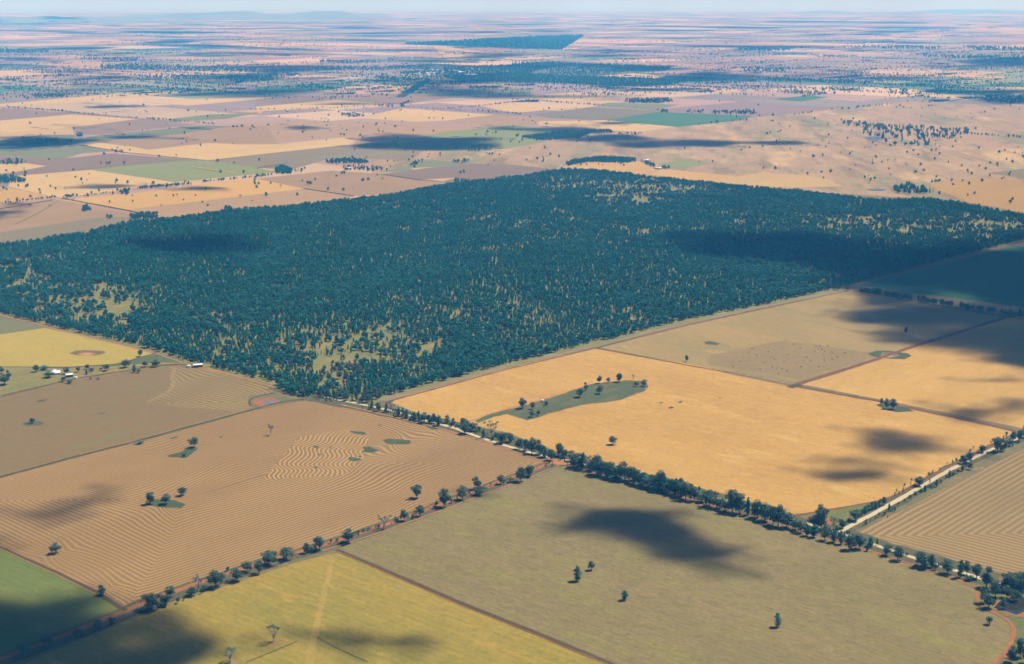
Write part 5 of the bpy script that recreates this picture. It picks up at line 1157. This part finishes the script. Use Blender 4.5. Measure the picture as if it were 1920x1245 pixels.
# ------------------------------------------------------------------ buildings, tanks, cattle
def flat_mat(name, c, rough=.6, spec=.3, var=.12):
    s = NT(name); n_ = s.noise(1 / 1.5, 0, 1, 3, .6)
    return s.finish(s.scale_col([*c], s.math('ADD', s.math('MULTIPLY', n_, var * 2), 1 - var)), rough=rough, spec=spec)
def _sc(s, col, f):
    return s.vm('SCALE', tuple(col), scale=f).outputs[0]
NT.scale_col = lambda s, col, f: _sc(s, col[:3], f) if isinstance(col, list) else s.vm('SCALE', col, scale=f).outputs[0]
m_roof = flat_mat('white_iron_roof', (.46, .47, .50), .4, .5); m_roof2 = flat_mat('rusty_roof', (.34, .22, .16), .6)
m_wall = flat_mat('weatherboard', (.50, .47, .42)); m_glass = flat_mat('window_glass', (.03, .04, .05), .1, .5); m_door = flat_mat('door_paint', (.12, .09, .07)); m_post = flat_mat('posts', (.30, .28, .25)); m_conc = flat_mat('concrete', (.55, .53, .50))
def box_geo(x0, x1, y0, y1, z0, z1):
    v = [(x, y, z) for z in (z0, z1) for x, y in ((x0, y0), (x1, y0), (x1, y1), (x0, y1))]
    return v, [(3, 2, 1, 0), (4, 5, 6, 7), (0, 1, 5, 4), (1, 2, 6, 5), (2, 3, 7, 6), (3, 0, 4, 7)]
def boxes(name, bs, mat, parent):
    V_, F_ = [], []
    for b in bs:
        v, f = box_geo(*b); k = len(V_); V_ += v; F_ += [tuple(i + k for i in q) for q in f]
    return link_mesh(name, V_, F_, mat, parent)
def gable(L, W, h, rise, over=.5, th=.12):
    """roof of two thick slopes, ridge along x"""
    x0, x1, y = -L / 2 - over, L / 2 + over, W / 2 + over; d = rise * over / (W / 2)
    v = [(x0, -y, h - d), (x0, 0, h + rise), (x0, y, h - d), (x1, -y, h - d), (x1, 0, h + rise), (x1, y, h - d)]
    v += [(a, b, c - th) for a, b, c in v]
    return v, [(0, 3, 4, 1), (1, 4, 5, 2), (6, 7, 10, 9), (7, 8, 11, 10), (0, 1, 7, 6), (1, 2, 8, 7), (3, 9, 10, 4), (4, 10, 11, 5), (0, 6, 9, 3), (2, 5, 11, 8)]
def walls_geo(L, W, h, rise):
    x, y = L / 2, W / 2
    v = [(-x, -y, -.3), (x, -y, -.3), (x, y, -.3), (-x, y, -.3), (-x, -y, h - .13), (x, -y, h - .13), (x, y, h - .13), (-x, y, h - .13), (-x, 0, h + rise - .13), (x, 0, h + rise - .13)]
    return v, [(0, 1, 5, 4), (2, 3, 7, 6), (1, 2, 6, 9, 5), (3, 0, 4, 8, 7), (3, 2, 1, 0)]
def house(name, px, rz, L, W, label, cat, h=2.8, rise=1.8, wing=None, verandah=True, roof=None, group=None):
    e = empty(name, (*G(*px), ZL[0]), rz); tag(e, label, cat, group)
    link_mesh('walls', *walls_geo(L, W, h, rise), m_wall, e)
    rf = link_mesh('roof', *gable(L, W, h, rise), roof or m_roof, e)
    if name == 'farmhouse': boxes('chimney', [(L * .2, L * .2 + .8, -.4, .4, h + rise * .6, h + rise + 1.1)], m_conc, rf)
    boxes('door', [(-.5, .5, -W / 2 - .04, -W / 2 + .02, 0, 2.1)], m_door, e)
    for x in (-L * .32, L * .3):
        w = boxes('window', [(x - .75, x + .75, -W / 2 - .05, -W / 2 + .02, .9, 2.0)], m_post, e); boxes('pane', [(x - .65, x + .65, -W / 2 - .07, -W / 2 - .052, 1.0, 1.9)], m_glass, w)
    if verandah:
        v = [(-L / 2 - .3, -W / 2 - 3, h - .75), (L / 2 + .3, -W / 2 - 3, h - .75), (L / 2 + .3, -W / 2 - .55, h - .3), (-L / 2 - .3, -W / 2 - .55, h - .3)]
        v += [(a, b, c - .08) for a, b, c in v]
        link_mesh('verandah_roof', v, [(0, 1, 2, 3), (7, 6, 5, 4), (0, 4, 5, 1), (2, 6, 7, 3), (1, 5, 6, 2), (3, 7, 4, 0)], roof or m_roof, e)
        for i in range(5):
            x = -L / 2 + L * i / 4; boxes('post', [(x - .06, x + .06, -W / 2 - 2.95, -W / 2 - 2.83, -.2, h - .84)], m_post, e)
    if wing:
        wx, wl, ww = wing
        v, f = gable(wl, ww, h, rise * .8); v = [(wx - b, W / 2 + wl / 2 + a * 1.0, c) for a, b, c in v]; link_mesh('wing_roof', v, [q[::-1] for q in f] if False else f, roof or m_roof, e)
        v, f = walls_geo(wl, ww, h, rise * .8); v = [(wx - b, W / 2 + wl / 2 + a * 1.0, c) for a, b, c in v]; link_mesh('wing_walls', v, f, m_wall, e)
    return e
def shed(name, px, rz, L, W, label, h=4., rise=1.2, group=None):
    e = empty(name, (*G(*px), ZL[0]), rz); tag(e, label, 'shed', group)
    link_mesh('roof', *gable(L, W, h, rise, .3), m_roof, e)
    boxes('back_wall', [(-L / 2, L / 2, W / 2 - .12, W / 2, -.2, h - .14)], m_wall, e)
    for sx in (-1, 1): boxes('side_wall', [(sx * L / 2 - .06, sx * L / 2 + .06, -W / 2, W / 2 - .13, -.2, h - .14)], m_wall, e)
    for i in range(1, 4):
        x = -L / 2 + L * i / 4; boxes('post', [(x - .12, x + .12, -W / 2 + .05, -W / 2 + .29, -.2, h - .14)], m_post, e)
    return e
def tank(px, r, h, label):
    e = empty('water_tank', (*G(*px), ZL[0])); tag(e, label, 'water tank')
    n = 20; v = [(r * math.cos(2 * math.pi * i / n), r * math.sin(2 * math.pi * i / n), z) for z in (-.1, h) for i in range(n)]
    link_mesh('wall', v, [(i, (i + 1) % n, n + (i + 1) % n, n + i) for i in range(n)], m_conc, e)
    v = [(1.04 * r * math.cos(2 * math.pi * i / n), 1.04 * r * math.sin(2 * math.pi * i / n), h + .01) for i in range(n)] + [(0, 0, h + r * .28)]
    link_mesh('roof', v, [(i, (i + 1) % n, n) for i in range(n)] + [tuple(range(n))[::-1]], m_roof, e)
house('farmhouse', T('K', 490, 392), .5, 17, 9, 'white-roofed farmhouse among garden trees on the left', 'house', wing=(3, 8, 6))
shed('farm_shed', T('K', 622, 420), .45, 11, 8, 'white-roofed shed below the farmhouse')
tank(T('K', 682, 438), 2.4, 2.6, 'small round tank right of the white-roofed shed')
shed('machinery_shed', (371, 689), .35, 15, 9, 'bright white-roofed open shed by the forest edge')
tank((354, 689), 3.2, 2.2, 'low pale tank beside the bright shed by the forest edge')
tank(T('M', 1133, 1064), 2.2, 2.6, 'white tank on the green island in the wheat')
for i, (x, y, L) in enumerate(((985, 812, 14), (1010, 806, 13), (1105, 870, 20), (1075, 866, 12))):
    (shed if L in (14, 20) else house)('farm_shed' if L in (14, 20) else 'farmhouse', T('C', x, y), .2 + i * .4, L, 11, ('white shed among trees at the upper end of the far homestead', 'white house at the upper end of the homestead beyond the forest', 'long white shed at the lower end of the homestead beyond the forest', 'small white house left of the long shed beyond the forest')[i], **({} if L in (14, 20) else {'cat': 'house'}))
for i, (t, x, y, L, lab) in enumerate((('C', 1483, 92, 50, 'long white shed beside the far tree line, upper centre right'), ('D', 1380, 358, 40, 'white shed below the dark wood near the right edge'), ('D', 1325, 355, 26, 'white shed left of the one below the dark wood, right'), ('D', 205, 302, 26, 'white shed in the tree belt, upper right'),
     ('B', 645, 205, 44, 'white shed on the far pale paddock left of the town'), ('B', 700, 870, 24, 'pale shed among the twin copses left of the forest top'), ('B', 238, 436, 26, 'blue-white roof by the far paddock edge, upper left centre'), ('A', 335, 334, 30, 'pale shed in the small wood, far left'), ('C', 750, 280, 26, 'pale shed on the road below the town wood'), ('C', 1232, 128, 30, 'pale shed by the teal crop right of the town wood'))):
    shed('farm_shed', T(t, x, y), .3 * i, L, L * .5, lab, h=5)
# the far town
proto = None; hh = random.Random(4)
th_v, th_f = gable(1, .6, .24, .14, .04, .012); tw_v, tw_f = walls_geo(1, .6, .24, .14)
tme = bpy.data.meshes.new('roof'); tme.from_pydata(th_v, [], th_f); tme.materials.append(m_roof)
wme = bpy.data.meshes.new('walls'); tw_v = [(a, b, max(c, -.02) if c < 0 else c + .12) for a, b, c in tw_v]; wme.from_pydata([(a, b, c if c < .1 else c - .12 + .0) for a, b, c in tw_v], [], tw_f); wme.materials.append(m_wall)
pts = [(495, 522, 30), (655, 530, 26), (715, 160, 28), (80, 608, 22), (160, 655, 26), (205, 650, 26), (300, 660, 20), (345, 618, 32), (395, 655, 20), (175, 600, 18), (230, 618, 18), (520, 605, 24), (640, 598, 24), (740, 600, 20), (845, 610, 22), (1060, 620, 18), (1120, 625, 18), (1050, 672, 18), (970, 545, 18), (1040, 548, 18), (1190, 550, 34), (1345, 598, 40), (1340, 660, 24), (1450, 650, 28), (1530, 668, 34), (1575, 672, 24),
       (1700, 685, 40), (1765, 678, 40), (1590, 638, 18), (1600, 555, 20), (1690, 480, 22), (1905, 500, 22), (1280, 545, 18), (30, 632, 22), (430, 580, 20)] + [(hh.uniform(-200, 1900), hh.uniform(540, 680), hh.uniform(12, 20)) for _ in range(30)]
for i, (x, y, L) in enumerate(sorted(pts)):
    e = empty('town_building', (*G(780 + x / 16, 100 + y / 16), .4), hh.uniform(-.5, .5)); e.scale = (L, L, L)
    tag(e, '%s white roof from the left in the distant town' % ordn(i), 'building', 'roofs of the distant town')
    for nm, md in (('roof', tme), ('walls', wme)):
        o = bpy.data.objects.new(nm, md); COL.objects.link(o); o.parent = e
# cattle in the bare paddock: one skinned body, shared
def cow_mesh():
    P_ = [(0, 0, 1.05), (.55, 0, 1.12), (-.6, 0, 1.1), (.95, 0, 1.2), (1.25, 0, .75), (1.55, 0, .25), (.55, .22, .95), (.56, .24, .5), (.56, .24, 0), (.55, -.22, .95), (.6, -.24, .5), (.6, -.24, 0), (-.62, .22, .95), (-.72, .24, .52), (-.66, .24, 0), (-.62, -.22, .95), (-.66, -.24, .52), (-.6, -.24, 0), (-.92, 0, 1.1), (-1.0, 0, .5), (1.3, .2, .88), (1.3, -.2, .88)]
    E_ = [(0, 1), (0, 2), (1, 3), (3, 4), (4, 5), (1, 6), (6, 7), (7, 8), (1, 9), (9, 10), (10, 11), (2, 12), (12, 13), (13, 14), (2, 15), (15, 16), (16, 17), (2, 18), (18, 19), (4, 20), (4, 21)]
    R_ = [.40, .36, .37, .2, .16, .09, .15, .08, .06, .15, .08, .06, .17, .09, .06, .17, .09, .06, .1, .03, .03, .03]
    me = bpy.data.meshes.new('cow'); me.from_pydata(P_, E_, []); o = bpy.data.objects.new('cow_build', me); COL.objects.link(o)
    md = o.modifiers.new('s', 'SKIN'); me.skin_vertices[0].data[0].use_root = True
    for i, r in enumerate(R_): me.skin_vertices[0].data[i].radius = (r, r)
    o.modifiers.new('u', 'SUBSURF').levels = 1
    dg = bpy.context.evaluated_depsgraph_get(); nm = bpy.data.meshes.new_from_object(o.evaluated_get(dg)); bpy.data.objects.remove(o); nm.name = 'cow'; nm.shade_smooth(); return nm
cow = cow_mesh(); cow.materials.append(flat_mat('brown_hide', (.06, .035, .025), .8, .1, .2))
cp_ = [(1530, 652), (1534, 655), (1538, 651), (1541, 657), (1546, 661), (1544, 667), (1527, 662), (1552, 651), (1560, 663), (1570, 672), (1583, 664), (1500, 655), (1478, 667), (1470, 680), (1452, 676), (1448, 690), (1455, 693), (1460, 690), (1466, 695), (1433, 683), (1447, 672), (1512, 672), (1502, 690), (1494, 683), (1488, 648), (1418, 668), (1404, 664), (1395, 672), (1425, 695), (1459, 704), (1375, 690), (1520, 680), (1535, 690), (1410, 656), (1467, 655), (1560, 676), (1546, 678), (1476, 698), (1388, 680), (1440, 662)]
for i, q in enumerate(sorted(cp_)):
    X_, Y_ = G(*q); o = bpy.data.objects.new('cow', cow); COL.objects.link(o); o.location = (X_, Y_, ZL[0]); o.rotation_euler = (0, 0, hh.uniform(0, 6.28)); o.scale = (1.25, 1.25, 1.25)
    tag(o, '%s dark cow from the left grazing in the bare paddock' % ordn(i), 'cow', 'cattle in the bare paddock')
